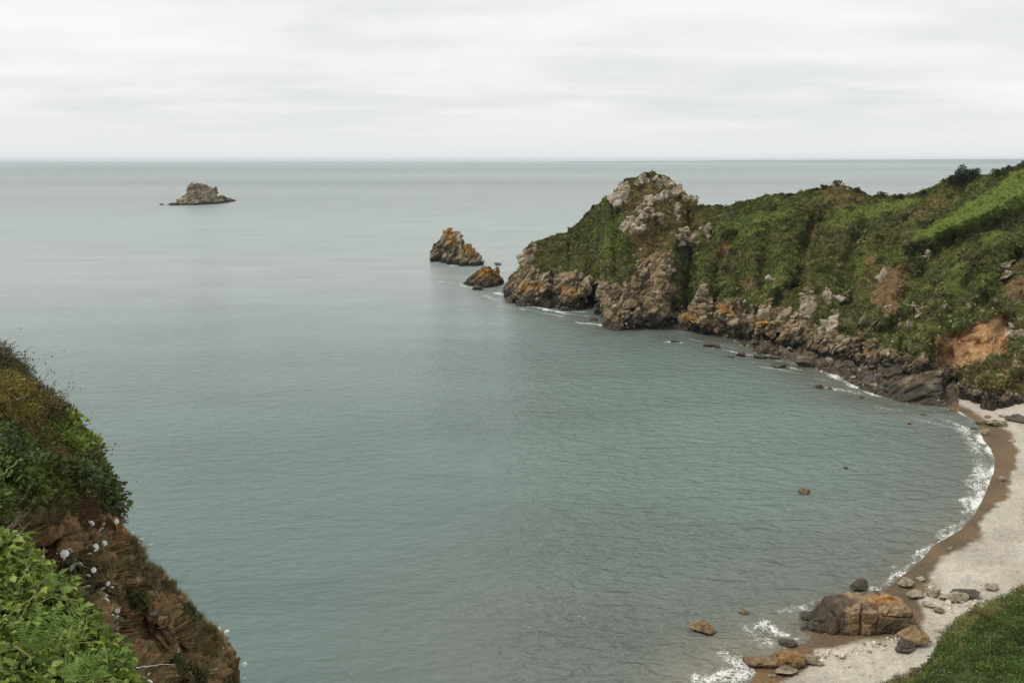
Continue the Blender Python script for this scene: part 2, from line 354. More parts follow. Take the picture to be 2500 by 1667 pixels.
# small scattered tone variation
tv = nd(t, 'ShaderNodeMapRange', {'Value': w3, 'From Min': 0.3, 'From Max': 0.7, 'To Min': 0.90, 'To Max': 1.10})
cs = nd(t, 'ShaderNodeVectorMath', {0: at.outputs['Color']}, operation='SCALE'); t.links.new(tv.outputs[0], cs.inputs['Scale'])
cm = nd(t, 'ShaderNodeMix', data_type='RGBA'); t.links.new(fm.outputs[0], cm.inputs['Factor']); t.links.new(cs.outputs[0], cm.inputs['A']); cm.inputs['B'].default_value = (.76, .77, .75, 1)
t.links.new(cm.outputs['Result'], b.inputs['Base Color'])
sw = nd(t, 'ShaderNodeAttribute', attribute_name='swell')
rg = nd(t, 'ShaderNodeMapRange', {'Value': fm.outputs[0], 'To Min': sw.outputs['Fac'], 'To Max': 0.8}); t.links.new(rg.outputs[0], b.inputs['Roughness'])
b.inputs['IOR'].default_value = 1.33
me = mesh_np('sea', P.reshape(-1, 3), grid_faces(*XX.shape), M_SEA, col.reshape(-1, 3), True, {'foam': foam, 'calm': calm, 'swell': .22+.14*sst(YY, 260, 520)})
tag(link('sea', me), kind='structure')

# ------------------------------------------------------------------ beach and the rocky foreshore under the cliff
xs = np.arange(12, 175, 0.40); ys = np.arange(22, 232, 0.42)
XX, YY = np.meshgrid(xs, ys); P = np.stack([XX, YY, 0*XX], -1)
sd, _ = near_shore(XX, YY); sd = -sd                      # positive inland
zb = np.where(sd > 0, 0.085*np.minimum(sd, 14)+0.03*np.clip(sd-14, 0, 60), 0.22*sd)
P[..., 2] = np.clip(zb, -3, 9)
pu, pv, pd = proj(P)
FORESHORE = [(1560,780),(1600,830),(1800,880),(2000,925),(2126,975),(2300,1002),(2335,985),(2352,960),(2330,900),(2100,830),(1900,790),(1700,770)]
rk = softpoly(pu, pv, FORESHORE, 8)
hb, jb, ib = cells(P*[1, 1, 1], 2.6, 40, 0.9); hb2, jb2, ib2 = cells(P, 0.95, 50, 0.8)
P[..., 2] += rk*((hb-.15)*1.3*sst(jb, 0, .2)+(hb2-.3)*.45)*sst(sd, -1.5, 2)
P[..., 2] += (1-rk)*(0.10*fbm(P, 6, 3, 3)+0.035*fbm(P, 1.1, 3, 4))*sst(sd, 0.3, 2)
WET = [(2302,975),(2339,986),(2381,1003),(2397,1020),(2443,1041),(2476,1060),(2484,1100),(2474,1156),(2458,1208),(2463,1212),(2427,1252),(2394,1285),(2402,1306),(2337,1342),(2300,1360),(2264,1397),(2275,1422),(2262,1440),
       (2240,1450),(2243,1530),(2190,1556),(2110,1566),(2047,1582),(1990,1586),(1960,1640),(1900,1667),(1830,1720),(1500,2100),(1200,2500),(900,1700),(1700,1400),(2250,1150),(2200,960)]
wob = 5*fbm(P, .7, 3, 66)+9*fbm(P, 2.2, 3, 60)+7*fbm(P, 7, 2, 61)
wet = softpoly(pu+wob, pv+wob*.5, WET, 6)
dry = np.array([.49, .452, .382]); dry2 = np.array([.39, .355, .295]); wetc = np.array([.158, .108, .060]); wet2 = np.array([.112, .084, .052])
col = mix(np.broadcast_to(dry, P.shape), dry2, np.clip(.5+.9*fbm(P, 5, 4, 62), 0, 1))
col = col*(1+.16*fbm(P, .5, 3, 65))[..., None]
ws = mix(np.broadcast_to(wetc, P.shape), wet2, np.clip(.5+fbm(P, 2.5, 4, 63), 0, 1)); ws = mix(ws, np.array([.20, .12, .06]), sst(pv, 1560, 1660)*.8)
col = mix(col, ws, wet)
dk = mix(np.broadcast_to([.055, .043, .030], P.shape), np.array([.14, .115, .075]), np.clip(ib2*.7+.45*fbm(P, 3, 3, 64), 0, 1))
dk = mix(dk, np.array([.03, .026, .022]), np.clip(1-sd/2.5, 0, 1)*.7)
sandy = softpoly(pu, pv, [(2010,868),(2050,862),(2062,872),(2040,884),(2012,880)], 4); dk = mix(dk, np.array([.40, .34, .25]), sandy)
col = mix(col, dk, rk)
me = mesh_np('beach', P.reshape(-1, 3), grid_faces(*XX.shape), M_BEACH, col.reshape(-1, 3), True)
beach = tag(link('beach', me), kind='structure')
BX, BY, BZ = xs, ys, P[..., 2]
def beach_z(x, y):
    i = np.clip(((y-BY[0])/(BY[1]-BY[0])), 0, len(BY)-1).astype(int); j = np.clip(((x-BX[0])/(BX[1]-BX[0])), 0, len(BX)-1).astype(int)
    return BZ[i, j]
# the sea bed and the land under everything
me = mesh_np('seabed', np.array([[-43000, -500, -6], [43000, -500, -6], [43000, 43000, -6], [-43000, 43000, -6]]), [(0, 1, 2, 3)], M_EARTH, np.full((4, 3), .1))
tag(link('seabed', me), kind='structure')

# ------------------------------------------------------------------ lofted cliffs, stacks and outcrops
def loft(name, top, foot, thick, z0, nu, nv, mat, q=1.5, relief=None, disp=None, paint=None, back=1.0, nb=14, parent=None, urange=None, qf=None, smooth=False, zskirt=2.5):
    u0, u1 = urange or (foot[0][0], foot[-1][0]); u = np.linspace(u0, u1, nu)
    vt = np.interp(u, [p[0] for p in top], [p[1] for p in top]); vf = np.interp(u, [p[0] for p in foot], [p[1] for p in foot])
    vt = np.minimum(vt, vf-0.5)
    zf = z0(u) if callable(z0) else np.full(nu, float(z0)); Fp = atZ(u, vf, zf); th = thick(u) if callable(thick) else np.full(nu, float(thick))
    t_ = np.linspace(0, 1, nv)[:, None]; U = u[None, :]+0*t_; V = vf+(vt-vf)*t_
    qq = q if qf is None else qf(u)[None, :]
    Y = Fp[None, :, 1]+th*t_**qq
    if relief is not None: Y = Y+relief(U, V, t_)*(1-t_**8)*np.clip(t_*8+.25, 0, 1)
    Pf = atY(U, V, Y)
    sk = Fp.copy(); sk[:, 2] = zf-zskirt; R = Pf[-1]
    bk = []
    for s in np.linspace(0, 1, nb+1)[1:]:
        q_ = R.copy(); q_[:, 1] += back*th*s; q_[:, 2] = R[:, 2]*(1-s**1.4)-zskirt*s; bk.append(q_)
    P = np.concatenate([sk[None], Pf, np.array(bk)], 0)
    UU = np.concatenate([U[:1], U, np.repeat(U[-1:], nb, 0)]); VV = np.concatenate([V[:1], V, np.repeat(V[-1:], nb, 0)])
    T = np.concatenate([0*t_[:1], t_, 1+np.linspace(0, 1, nb+1)[1:, None]])+0*UU
    N = grid_normals(smooth_grid(P, 4)); N = N*np.sign((N*(np.array([0, 0, H])-P)).sum(-1).mean())
    if disp is not None:
        h, extra = disp(P, UU, VV, T); edge = np.clip(np.minimum(UU-u0, u1-UU)/max(4.0, (u1-u0)*.02), 0, 1)
        P = P+N*(h*np.clip(edge+.3, 0, 1))[..., None]
    else: extra = None
    N2 = grid_normals(P); N2 = N2*np.sign((N2*N).sum(-1).mean())
    col = paint(P, UU, VV, T, N2, extra)
    me = mesh_np(name, P.reshape(-1, 3), grid_faces(*P.shape[:2])[:, ::-1], mat, col.reshape(-1, 3), smooth)
    o = link(name, me, parent)
    return o, dict(P=P, N=N2, U=UU, V=VV, T=T, col=col, extra=extra, u=u, nv=nv, vt=vt, vf=vf)
def tilt_strata(P, ax=-0.72, s=(1.25, 0.8, 0.26)):      # beds stand steeply, rising to the right
    c, s_ = math.cos(ax), math.sin(ax)
    return np.stack([(P[..., 0]*c+P[..., 2]*s_)*s[0], P[..., 1]*s[1], (-P[..., 0]*s_+P[..., 2]*c)*s[2]], -1)

HEAD_TOP = [(1229,707),(1232,700),(1250,672),(1272,655),(1274,627),(1300,592),(1320,585),(1350,577),(1389,569),(1418,538),(1450,506),(1478,488),(1498,491),
    (1507,463),(1533,443),(1573,423),(1613,427),(1630,436),(1645,449),(1650,460),(1671,469),(1677,481),(1695,486),(1702,501),(1740,504),(1771,504),
    (1810,494),(1850,484),(1922,475),(1965,471),(2011,456),(2045,449),(2067,455),(2094,463),(2125,479),(2154,475),(2168,480),(2199,477),(2230,474),(2252,467),
    (2309,447),(2352,436),(2392,431),(2424,431),(2461,414),(2500,403),(2600,372),(2900,300)]
ROCKLINE = [(1229,690),(1260,670),(1300,655),(1350,662),(1400,668),(1450,676),(1500,690),(1535,700),(1556,640),(1600,622),(1636,640),(1652,745),(1675,760),(1694,735),(1740,728),
    (1800,738),(1850,748),(1900,752),(1950,762),(1990,800),(2050,822),(2110,822),(2150,846),(2200,858),(2260,872),(2300,892),(2335,925),(2400,956),(2500,968),(2900,990)]
def z0_head(u): return 1.7*sst(u, 1640, 1800)
def th_head(u): return np.interp(u, [1229,1260,1300,1400,1480,1600,1750,1900,2050,2200,2500,2900], [3,14,24,36,44,52,46,50,56,60,62,70])
RELIEF = [([(1680,520),(1682,600),(1680,760)], 7.5, 19), ([(1990,540),(1965,600),(1950,690),(1890,745)], 6, 20), ([(1590,470),(1650,560),(1615,640),(1600,790)], -6, 20),
    ([(1770,545),(1738,630),(1716,700),(1712,790)], -4.5, 15), ([(1470,510),(1465,590),(1490,690)], -3.5, 16), ([(1510,520),(1506,600)], 3.5, 9), ([(1395,570),(1388,660)], 2.5, 7),
    ([(2235,500),(2195,610),(2170,760)], -4.5, 26), ([(2110,560),(2075,640),(2060,760)], 4, 22), ([(2560,500),(2440,545),(2300,605),(2250,680)], 3.6, 24), ([(2560,440),(2420,500),(2330,545),(2220,590)], -4, 26),
    ([(1850,560),(1830,650),(1850,730)], -3.5, 24), ([(1930,520),(1850,540),(1760,560)], -2.5, 14), ([(2400,600),(2300,700),(2270,800)], -3, 28), ([(2480,620),(2440,700),(2380,760)], 3.5, 22),
    ([(1480,690),(1470,770)], 2.5, 9), ([(1345,670),(1350,750)], 2.2, 7), ([(1300,660),(1290,740)], -1.8, 12), ([(1400,675),(1395,750)], -2.5, 14), ([(1500,700),(1530,790)], -3, 18),
    ([(1745,735),(1740,800)], 2.6, 7), ([(1812,745),(1770,800)], 2.6, 6), ([(1850,748),(1845,815)], 2.5, 6), ([(1780,740),(1790,790)], -2, 12), ([(1870,750),(1875,810)], -2.5, 14), ([(1903,755),(1905,825)], 2.5, 6),
    ([(2100,800),(2105,870)], 2.5, 7), ([(2203,830),(2200,880)], 3, 6), ([(2165,850),(2170,890)], -1.5, 14), ([(2240,850),(2250,900)], -2, 20), ([(1640,740),(1665,795)], 4, 14)]
CAVE = [(1419,726),(1434,702),(1455,694),(1460,760),(1430,764)]
SLIP = [(2286,835),(2297,820),(2398,786),(2430,768),(2456,766),(2468,800),(2458,854),(2414,874),(2397,892),(2360,900),(2320,912),(2286,900)]
def relief(U, V, t_):
    r = 0
    for pts, a, w in RELIEF:
        d, _ = seg_dist(U, V, pts); r = r+a*1.35*np.exp(-(d/w)**2)
    q = np.stack([U*.11, V*.11, 0*U], -1)
    r = r+2.6*fbm(q, 9, 3, 70)+1.3*fbm(q, 3.2, 3, 71)
    r = r+22*softpoly(U, V, CAVE, 1.5)+3.2*softpoly(U, V, SLIP, 5)
    return r
k4 = lambda L: [(1480+x*.12755, 400+y*.12755) for x, y in L]
CRAG = [k4(q) for q in ([(150,690),(215,480),(330,400),(440,400),(430,600),(290,830),(200,830)], [(510,400),(730,210),(830,260),(820,340),(600,450)], [(930,380),(1080,300),(1290,390),(1270,480),(1070,490)],
    [(1230,500),(1370,465),(1460,560),(1420,680),(1230,690)], [(930,650),(1080,560),(1200,590),(1180,700),(930,760)], [(760,710),(880,670),(900,770),(780,790)], [(500,950),(740,810),(900,830),(920,970),(700,990)],
    [(600,1040),(820,975),(950,990),(920,1110),(620,1110)], [(300,1150),(430,1020),(620,1140),(740,1280),(600,1370),(320,1310)], [(1440,600),(1700,660),(1700,730),(1480,750)], [(1350,1568),(1390,1290),(1480,1250),(1555,1300),(1540,1450),(1440,1600)],
    [(1590,1600),(1680,1340),(1800,1330),(1800,1568),(1650,1660)], [(1010,1070),(1140,1060),(1100,1150),(1000,1130)], [(1260,780),(1420,820),(1400,1110),(1360,1090)])]
GREYS = [[(1955,730),(1975,705),(1992,712),(1996,745),(1985,775),(1950,790)], [(2010,728),(2022,715),(2036,722),(2024,750)], [(2040,735),(2058,720),(2060,732),(2046,745)], [(2142,688),(2165,650),(2168,668),(2150,692)],
    [(2000,832),(2020,790),(2042,772),(2046,812),(2040,838)], [(2262,628),(2272,620),(2268,640)], [(2440,650),(2468,632),(2462,648),(2446,660)], [(2430,682),(2455,668),(2452,686)], [(1720,560),(1738,545),(1742,570),(1728,592)],
    [(2240,760),(2258,752),(2250,775)], [(2098,790),(2118,772),(2112,792)], [(1878,682),(1892,676),(1890,688)], [(1274,650),(1276,625),(1302,594),(1312,600),(1300,640),(1290,655)], [(2460,790),(2474,780),(2480,820),(2468,830)]]
SLABS = [[(1556,640),(1600,620),(1640,612),(1642,660),(1634,740),(1632,800),(1540,800),(1530,740)], [(1716,690),(1724,700),(1716,790),(1704,790)]]
EARTH = [[(1742,628),(1756,590),(1775,580),(1792,590),(1770,625),(1750,642)], [(1970,560),(1995,552),(1992,582),(1980,592)], [(1808,684),(1826,664),(1842,688),(1826,712)], [(1958,688),(1984,655),(1972,700)],
    [(2128,712),(2168,650),(2224,640),(2214,700),(2180,768),(2150,750),(2122,740)], [(2106,628),(2135,620),(2132,645),(2114,650)], [(2448,690),(2500,660),(2520,720),(2460,722)]]
BRIGHT = [([(2600,380),(2600,480),(2500,500),(2440,522),(2390,548),(2330,572),(2290,588),(2215,586),(2260,556),(2330,518),(2390,478),(2450,438),(2500,408)], 1.0), ([(1990,548),(2050,520),(2130,495),(2230,478),(2250,485),(2200,512),(2130,532),(2060,552)], .75),
    ([(1750,560),(1850,505),(1940,520),(1880,552),(1800,596),(1750,610)], .45), ([(1870,700),(1900,640),(1925,645),(1920,720),(1890,765),(1870,755)], .6), ([(2085,625),(2120,598),(2112,660),(2080,690)], .45),
    ([(2300,690),(2345,640),(2366,690),(2310,750)], .45), ([(1475,560),(1530,495),(1510,600),(1475,640)], .45), ([(2400,600),(2415,560),(2435,570),(2425,620)], .5), ([(2150,810),(2240,770),(2290,800),(2210,850)], .35),
    ([(1490,700),(1540,690),(1570,740),(1540,750)], .4), ([(1600,550),(1650,590),(1640,630)], .2), ([(1860,600),(1900,560),(1890,640)], .2), ([(1310,650),(1420,640),(1500,690),(1540,715),(1480,700),(1400,670)], .3)]
BROWN = [([(1500,492),(1535,445),(1580,425),(1640,445),(1702,502),(1750,520),(1690,560),(1640,610),(1560,625),(1530,600),(1540,540)], .85), ([(1990,480),(2030,450),(2125,482),(2070,505)], .75), ([(2180,545),(2310,460),(2335,490),(2260,540)], .6),
    ([(1540,600),(1640,570),(1620,640),(1560,670)], .6), ([(1260,680),(1300,640),(1340,660)], .5), ([(2090,660),(2150,640),(2150,700),(2100,740)], .4), ([(2440,640),(2540,620),(2540,760),(2450,740)], .45), ([(2230,820),(2290,800),(2290,880),(2230,870)], .5), ([(2350,900),(2540,860),(2540,980),(2380,960)], .6)]
ORANGE = [(1288,701,16,14), (1312,697,16,9), (1370,712,12,16), (1400,722,14,20), (1340,705,8,8), (1825,680,12,14), (1775,756,26,14), (1730,790,20,8), (1690,780,20,10), (1860,790,22,12), (2240,848,16,12), (1968,670,10,18), (2120,858,10,8)]
def soft_ell(U, V, L):
    r = 0*U
    for x, y, a, b_ in L: r = np.maximum(r, 1-sst(np.sqrt(((U-x)/a)**2+((V-y)/b_)**2), .5, 1.3))
    return r
def head_masks(P, U, V):
    w = fbm(P, 5, 4, 80)*13; w2 = fbm(P, 1.6, 3, 81)*6; Uw, Vw = U+w+w2, V-w*.7+w2
    rl = np.interp(U, [p[0] for p in ROCKLINE], [p[1] for p in ROCKLINE])
    rock = sst(Vw+w*.6-rl, -4, 5)
    w_ = fbm(P, 2.0, 3, 82)*4
    crag = 0*U
    for q in CRAG+GREYS: crag = np.maximum(crag, softpoly(U+w_, V+w_*.6, q, 1.2))
    slab = 0*U
    for q in SLABS: slab = np.maximum(slab, softpoly(U+w_, V+w_, q, 3))
    slip = softpoly(U+w_*.5, V+w_*.5, SLIP, 1.5)
    earth = 0*U
    for q in EARTH: earth = np.maximum(earth, softpoly(U+w_*1.5, V+w_*1.5, q, 3)*.85)
    # outcrops breaking through the turf on the lower slopes
    brk = sst(fbm(tilt_strata(P), 4.0, 4, 83), .42, .62)*sst(V-rl, -75, -10)*(.35+.65*sst(U, 1650, 1900))
    brk2 = sst(fbm(tilt_strata(P), 1.5, 3, 84), .55, .75)*sst(V, 560, 760)*sst(U, 1250, 1500)
    rock = np.maximum.reduce([rock, slab, brk, brk2*.9])
    return rock, crag, slab, slip, earth, Uw, Vw
def head_disp(P, U, V, T):
    m_ = head_masks(P, U, V); rock, crag, slab, slip, earth, Uw, Vw = m_
    r = np.maximum.reduce([rock, crag]); Q = tilt_strata(P)
    h1, j1, i1 = cells(Q, 3.6, 90, .9, .9); h2, j2, i2 = cells(Q, 1.25, 100, 1.0, .8)
    hr = (h1-.5)*1.35+(h2-.5)*.62-.75*(1-sst(j1, 0, .06))-.25*(1-sst(j2, 0, .08))+.7*fbm(P, 9, 3, 96)
    rdg = 1-np.abs(fbm(tilt_strata(P, -.95, (1, .8, .16)), 2.6, 3, 95)); hr = hr+(.5-1.5*sst(rdg, .78, 1.0))*.9
    hv = 1.1*np.abs(fbm(P, 6.5, 4, 110))-.45+.25*fbm(P, 1.2, 2, 111)
    hs = .5*fbm(Q, 3, 4, 112)+.3*(i2-.5)
    h = hv*(1-r)*(1-slip)+(hr+.9*crag)*r*(1-slip)+hs*slip
    return np.where(T > 1.0, h*.7, h), (m_, i1, i2, j1)
def head_paint(P, U, V, T, N, ex):
    (rock, crag, slab, slip, earth, Uw, Vw), i1, i2, j1 = ex
    f1, f2, f3 = fbm(P, 14, 4, 120), fbm(P, 3.5, 4, 121), fbm(P, 1.0, 3, 122)
    g = mix(np.broadcast_to([.060, .072, .022], P.shape), np.array([.118, .135, .034]), np.clip(.45+.7*f2+.3*f3, 0, 1))
    g = mix(g, np.array([.098, .085, .032]), np.clip(.25+.8*f1, 0, 1)*.6)
    for q, a in BRIGHT: g = mix(g, np.array([.135, .182, .034]), a*softpoly(Uw*.6+U*.4, Vw*.6+V*.4, q, 7)*np.clip(.9+.35*f3, 0, 1))
    for q, a in BROWN: g = mix(g, np.array([.150, .112, .046]), a*softpoly(Uw, Vw, q, 9)*np.clip(.75+.6*f2, 0, 1))
    rc = mix(np.broadcast_to([.168, .126, .072], P.shape), np.array([.35, .28, .178]), np.clip(.35+.5*i2+.7*f2*.6, 0, 1))
    rc = mix(rc, np.array([.225, .148, .068]), np.clip(.35+.7*f1, 0, 1)*.7)
    rc = mix(rc, np.array([.40, .36, .29]), sst(i2+.35*f3, .88, 1.0)*.7)
    rc = mix(rc, np.array([.42, .215, .055]), soft_ell(Uw*.5+U*.5, Vw*.5+V*.5, ORANGE)*np.clip(.75+f3*.7, 0, 1))
    cg = mix(np.broadcast_to([.30, .25, .18], P.shape), np.array([.44, .385, .295]), np.clip(.4+.6*i2+.5*f3, 0, 1)); cg = mix(cg, np.array([.17, .13, .07]), sst(f2, .25, .6)*.6)
    rc = mix(rc, cg, crag)
    wetl = 1-sst(P[..., 2]+2.0*f2+.8*f3+1.0*f1, 1.9, 5.6)
    rc = mix(rc, mix(np.broadcast_to([.030, .026, .022], P.shape), np.array([.07, .055, .035]), np.clip(.4+f3, 0, 1)), wetl)
    c = mix(g, mix(np.broadcast_to([.16, .11, .055], P.shape), np.array([.22, .13, .06]), np.clip(.5+f3, 0, 1)), earth)
    c = mix(c, rc, np.maximum(rock, crag))
    sl = mix(np.broadcast_to([.43, .235, .105], P.shape), np.array([.52, .34, .19]), np.clip(.45+.8*f2+.4*f3, 0, 1)); sl = mix(sl, np.array([.22, .12, .055]), sst(fbm(tilt_strata(P), 2.2, 4, 130), .25, .6)*.7)
    return mix(c, sl, slip)
head, HD = loft('headland', HEAD_TOP, HEAD_FOOT, th_head, z0_head, 1100, 300, M_LAND, urange=(1229, 2900), relief=relief, disp=head_disp, paint=head_paint,
                qf=lambda u: np.interp(u, [1229,1500,1700,2200,2900], [1.5,1.6,1.5,1.35,1.3]), back=1.3)
tag(head, kind='structure')
def head_at(u, v):
    j = int(np.clip(np.searchsorted(HD['u'], u), 0, len(HD['u'])-1)); t = (HD['vf'][j]-v)/(HD['vf'][j]-HD['vt'][j]); i = 1+int(np.clip(t, 0, 1)*(HD['nv']-1))
    return HD['P'][i, j], HD['N'][i, j], HD['col'][i, j]

# far coast on the horizon
def fpaint(P, U, V, T, N, ex): return mix(np.broadcast_to([.22, .255, .265], P.shape), np.array([.24, .27, .27]), np.clip(.4+fbm(P, 400, 3, 7), 0, 1))  # bluish pale tone: part of the distance haze is painted into the coast
fc, _ = loft('far_coast', [(1335,396.4),(1400,394.6),(1480,393.6),(1530,393.4),(1600,392.6),(1700,392.7),(1780,391.4),(1850,390.8),(1950,391.4),(2100,390.5),(2250,389.8),(2330,389.2),(2400,389.0),(2500,388.6),(2700,388.6),(3300,388)],
    [(1335,396.6),(1500,397),(1800,397.5),(2100,398.8),(2300,400),(2500,401),(3300,402)], 900, 0, 260, 8, M_FARROCK, relief=None, disp=None, paint=fpaint, nb=4)
tag(fc, kind='structure')

# ------------------------------------------------------------------ scattered masses (geometry nodes, one object each)
m, t, b = new_mat('loose_stone'); M_STONEI = m
at = nd(t, 'ShaderNodeAttribute', attribute_name='col', attribute_type='INSTANCER'); co = nd(t, 'ShaderNodeTexCoord').outputs['Object']
n1 = nd(t, 'ShaderNodeTexNoise', {'Vector': co, 'Scale': 3.0, 'Detail': 5.0}); r = nd(t, 'ShaderNodeMapRange', {'Value': n1.outputs['Fac'], 'From Min': .3, 'From Max': .7, 'To Min': .6, 'To Max': 1.4})
mu = nd(t, 'ShaderNodeVectorMath', {0: at.outputs['Color']}, operation='SCALE'); t.links.new(r.outputs[0], mu.inputs['Scale']); t.links.new(mu.outputs[0], b.inputs['Base Color'])
b.inputs['Roughness'].default_value = .85
def scatter(name, P, R, Sc, C, protos, idx=None, parent=None, rng=None):
    n = len(P); me = bpy.data.meshes.new(name); me.vertices.add(n); me.vertices.foreach_set('co', np.ascontiguousarray(P, np.float32).ravel())
    a = me.attributes.new('rot', 'FLOAT_VECTOR', 'POINT'); a.data.foreach_set('vector', np.ascontiguousarray(R, np.float32).ravel())
    if np.ndim(Sc) == 1: Sc = np.repeat(np.asarray(Sc)[:, None], 3, 1)
    a = me.attributes.new('scl', 'FLOAT_VECTOR', 'POINT'); a.data.foreach_set('vector', np.ascontiguousarray(Sc, np.float32).ravel())
    a = me.attributes.new('col', 'FLOAT_COLOR', 'POINT'); c = np.ones((n, 4), np.float32); c[:, :3] = C; a.data.foreach_set('color', c.ravel())
    a = me.attributes.new('idx', 'INT', 'POINT'); a.data.foreach_set('value', np.ascontiguousarray(idx if idx is not None else np.arange(n) % len(protos), np.int32))
    o = link(name, me, parent)
    pc = bpy.data.collections.new(name+'_pieces')
    for i, pm in enumerate(protos): pc.objects.link(bpy.data.objects.new('%s_piece_%02d' % (name, i), pm))
    ng = bpy.data.node_groups.new(name, 'GeometryNodeTree')
    ng.interface.new_socket('Geometry', in_out='INPUT', socket_type='NodeSocketGeometry'); ng.interface.new_socket('Geometry', in_out='OUTPUT', socket_type='NodeSocketGeometry')
    N = ng.nodes.new; gi, go = N('NodeGroupInput'), N('NodeGroupOutput'); ip = N('GeometryNodeInstanceOnPoints'); ci = N('GeometryNodeCollectionInfo')
    ci.inputs['Collection'].default_value = pc; ci.inputs['Separate Children'].default_value = True; ci.inputs['Reset Children'].default_value = True
    def na(nm, ty):
        q = N('GeometryNodeInputNamedAttribute'); q.data_type = ty; q.inputs['Name'].default_value = nm
        return [s for s in q.outputs if s.enabled and s.name == 'Attribute'][0]
    er = N('FunctionNodeEulerToRotation'); L = ng.links.new
    L(na('rot', 'FLOAT_VECTOR'), er.inputs[0]); L(gi.outputs[0], ip.inputs['Points']); L(ci.outputs[0], ip.inputs['Instance']); ip.inputs['Pick Instance'].default_value = True
    L(na('idx', 'INT'), ip.inputs['Instance Index']); L(er.outputs[0], ip.inputs['Rotation']); L(na('scl', 'FLOAT_VECTOR'), ip.inputs['Scale']); L(ip.outputs[0], go.inputs[0])
    md = o.modifiers.new('scatter', 'NODES'); md.node_group = ng
    return tag(o, kind='stuff')
def eul_from_normal(N, rng, k=1.0):                   # euler that turns +Z onto N with a random spin
    out = np.zeros((len(N), 3)); 
    for i, n in enumerate(N):
        q = Vector(n).to_track_quat('Z', 'Y') @ Quaternion((0, 0, 1), rng.uniform(0, 6.283)); e_ = q.to_euler(); out[i] = e_
    return out
def leaf_clump(name, n, rad, size, seed, mat, flat=.75, aspect=2.2, stems=0):
    """a sprig ball: n diamond leaves spread through a dome, outer leaves facing outwards"""
    rg_ = np.random.default_rng(seed); V, F, A = [], [], []
    for i in range(n):
        d = rg_.normal(size=3); d[2] = abs(d[2])*1.1-.15; d /= np.linalg.norm(d); p = d*rad*rg_.uniform(.35, 1.0)**.6*np.array([1, 1, flat])*rg_.uniform(.8, 1.15)
        ax = d+rg_.normal(size=3)*.75; ax /= np.linalg.norm(ax); sd_ = np.cross(ax, rg_.normal(size=3)); sd_ /= np.linalg.norm(sd_)+1e-9; L = size*rg_.uniform(.7, 1.4); W = L/aspect
        k = len(V); V += [p, p+ax*L*.5+sd_*W*.5, p+ax*L, p+ax*L*.5-sd_*W*.5]; F.append((k, k+1, k+2, k+3)); A += [rg_.uniform(.6, 1.5)]*4
    return mesh_np(name, np.array(V), np.array(F), mat, attrs={'shade': A})
def grass_tuft(name, n, h, seed, mat, spread=.25):
    rg_ = np.random.default_rng(seed); V, F, A = [], [], []
    for i in range(n):
        b0 = np.append(rg_.normal(size=2)*spread*h, 0); a = rg_.uniform(0, 6.28); ln = rg_.uniform(.1, .7); w = .012*h+.008; tip = b0+np.array([math.cos(a)*ln*h, math.sin(a)*ln*h, h*rg_.uniform(.6, 1.1)]); md = b0+(tip-b0)*.5+np.array([0, 0, .12*h])
        s = np.array([-math.sin(a), math.cos(a), 0])*w; k = len(V); V += [b0-s, b0+s, md+s*.8, md-s*.8, tip, tip]; F += [(k, k+1, k+2, k+3), (k+3, k+2, k+4, k+5)]; A += [rg_.uniform(.6, 1.5)]*6
    return mesh_np(name, np.array(V), np.array(F), mat, attrs={'shade': A})

# ------------------------------------------------------------------ rocks
PAL = {'grey': ([.22,.180,.120],[.42,.355,.26],[.19,.130,.065]), 'brown': ([.155,.105,.055],[.31,.22,.12],[.095,.066,.036]), 'dark': ([.045,.036,.027],[.10,.082,.056],[.06,.05,.028]),
       'orange': ([.16,.105,.048],[.30,.18,.072],[.085,.06,.038]), 'pale': ([.32,.27,.195],[.48,.42,.32],[.22,.19,.14]), 'olive': ([.16,.130,.070],[.33,.28,.18],[.07,.06,.032]), 'tan': ([.19,.145,.088],[.33,.265,.175],[.15,.10,.055]),
       'shore': ([.065,.05,.032],[.15,.112,.068],[.05,.04,.028]), 'outcrop': ([.070,.052,.030],[.20,.15,.085],[.045,.034,.024]), 'warm': ([.125,.080,.040],[.26,.175,.092],[.065,.046,.028])}
def rock_col(P, pal, seed, wet=None, sc=1.0, ids=None):
    a, b_, c = [np.array(x) for x in PAL[pal]]; f = fbm(P/sc, 1.2, 4, seed); g = fbm(P/sc, .35, 3, seed+5)
    r = mix(np.broadcast_to(a, P.shape), b_, np.clip(.5+.7*f+.35*g, 0, 1)); r = mix(r, c, sst(fbm(P/sc, .8, 4, seed+9), .15, .5)*.8)
    if ids is not None: r = r*(.75+.5*ids)[..., None]
    if wet is not None: r = mix(r, mix(np.broadcast_to([.032,.027,.022], P.shape), np.array([.075,.06,.036]), np.clip(.4+g, 0, 1)), 1-sst(P[..., 2]+.35*f*sc, wet*.55, wet*1.25))
    return r
ICO = {}
def ico(n):
    if n not in ICO:
        bm = bmesh.new(); bmesh.ops.create_icosphere(bm, subdivisions=n, radius=1.0); bm.verts.ensure_lookup_table()
        ICO[n] = (np.array([v.co[:] for v in bm.verts]), np.array([[v.index for v in f.verts] for f in bm.faces])); bm.free()
    return ICO[n]
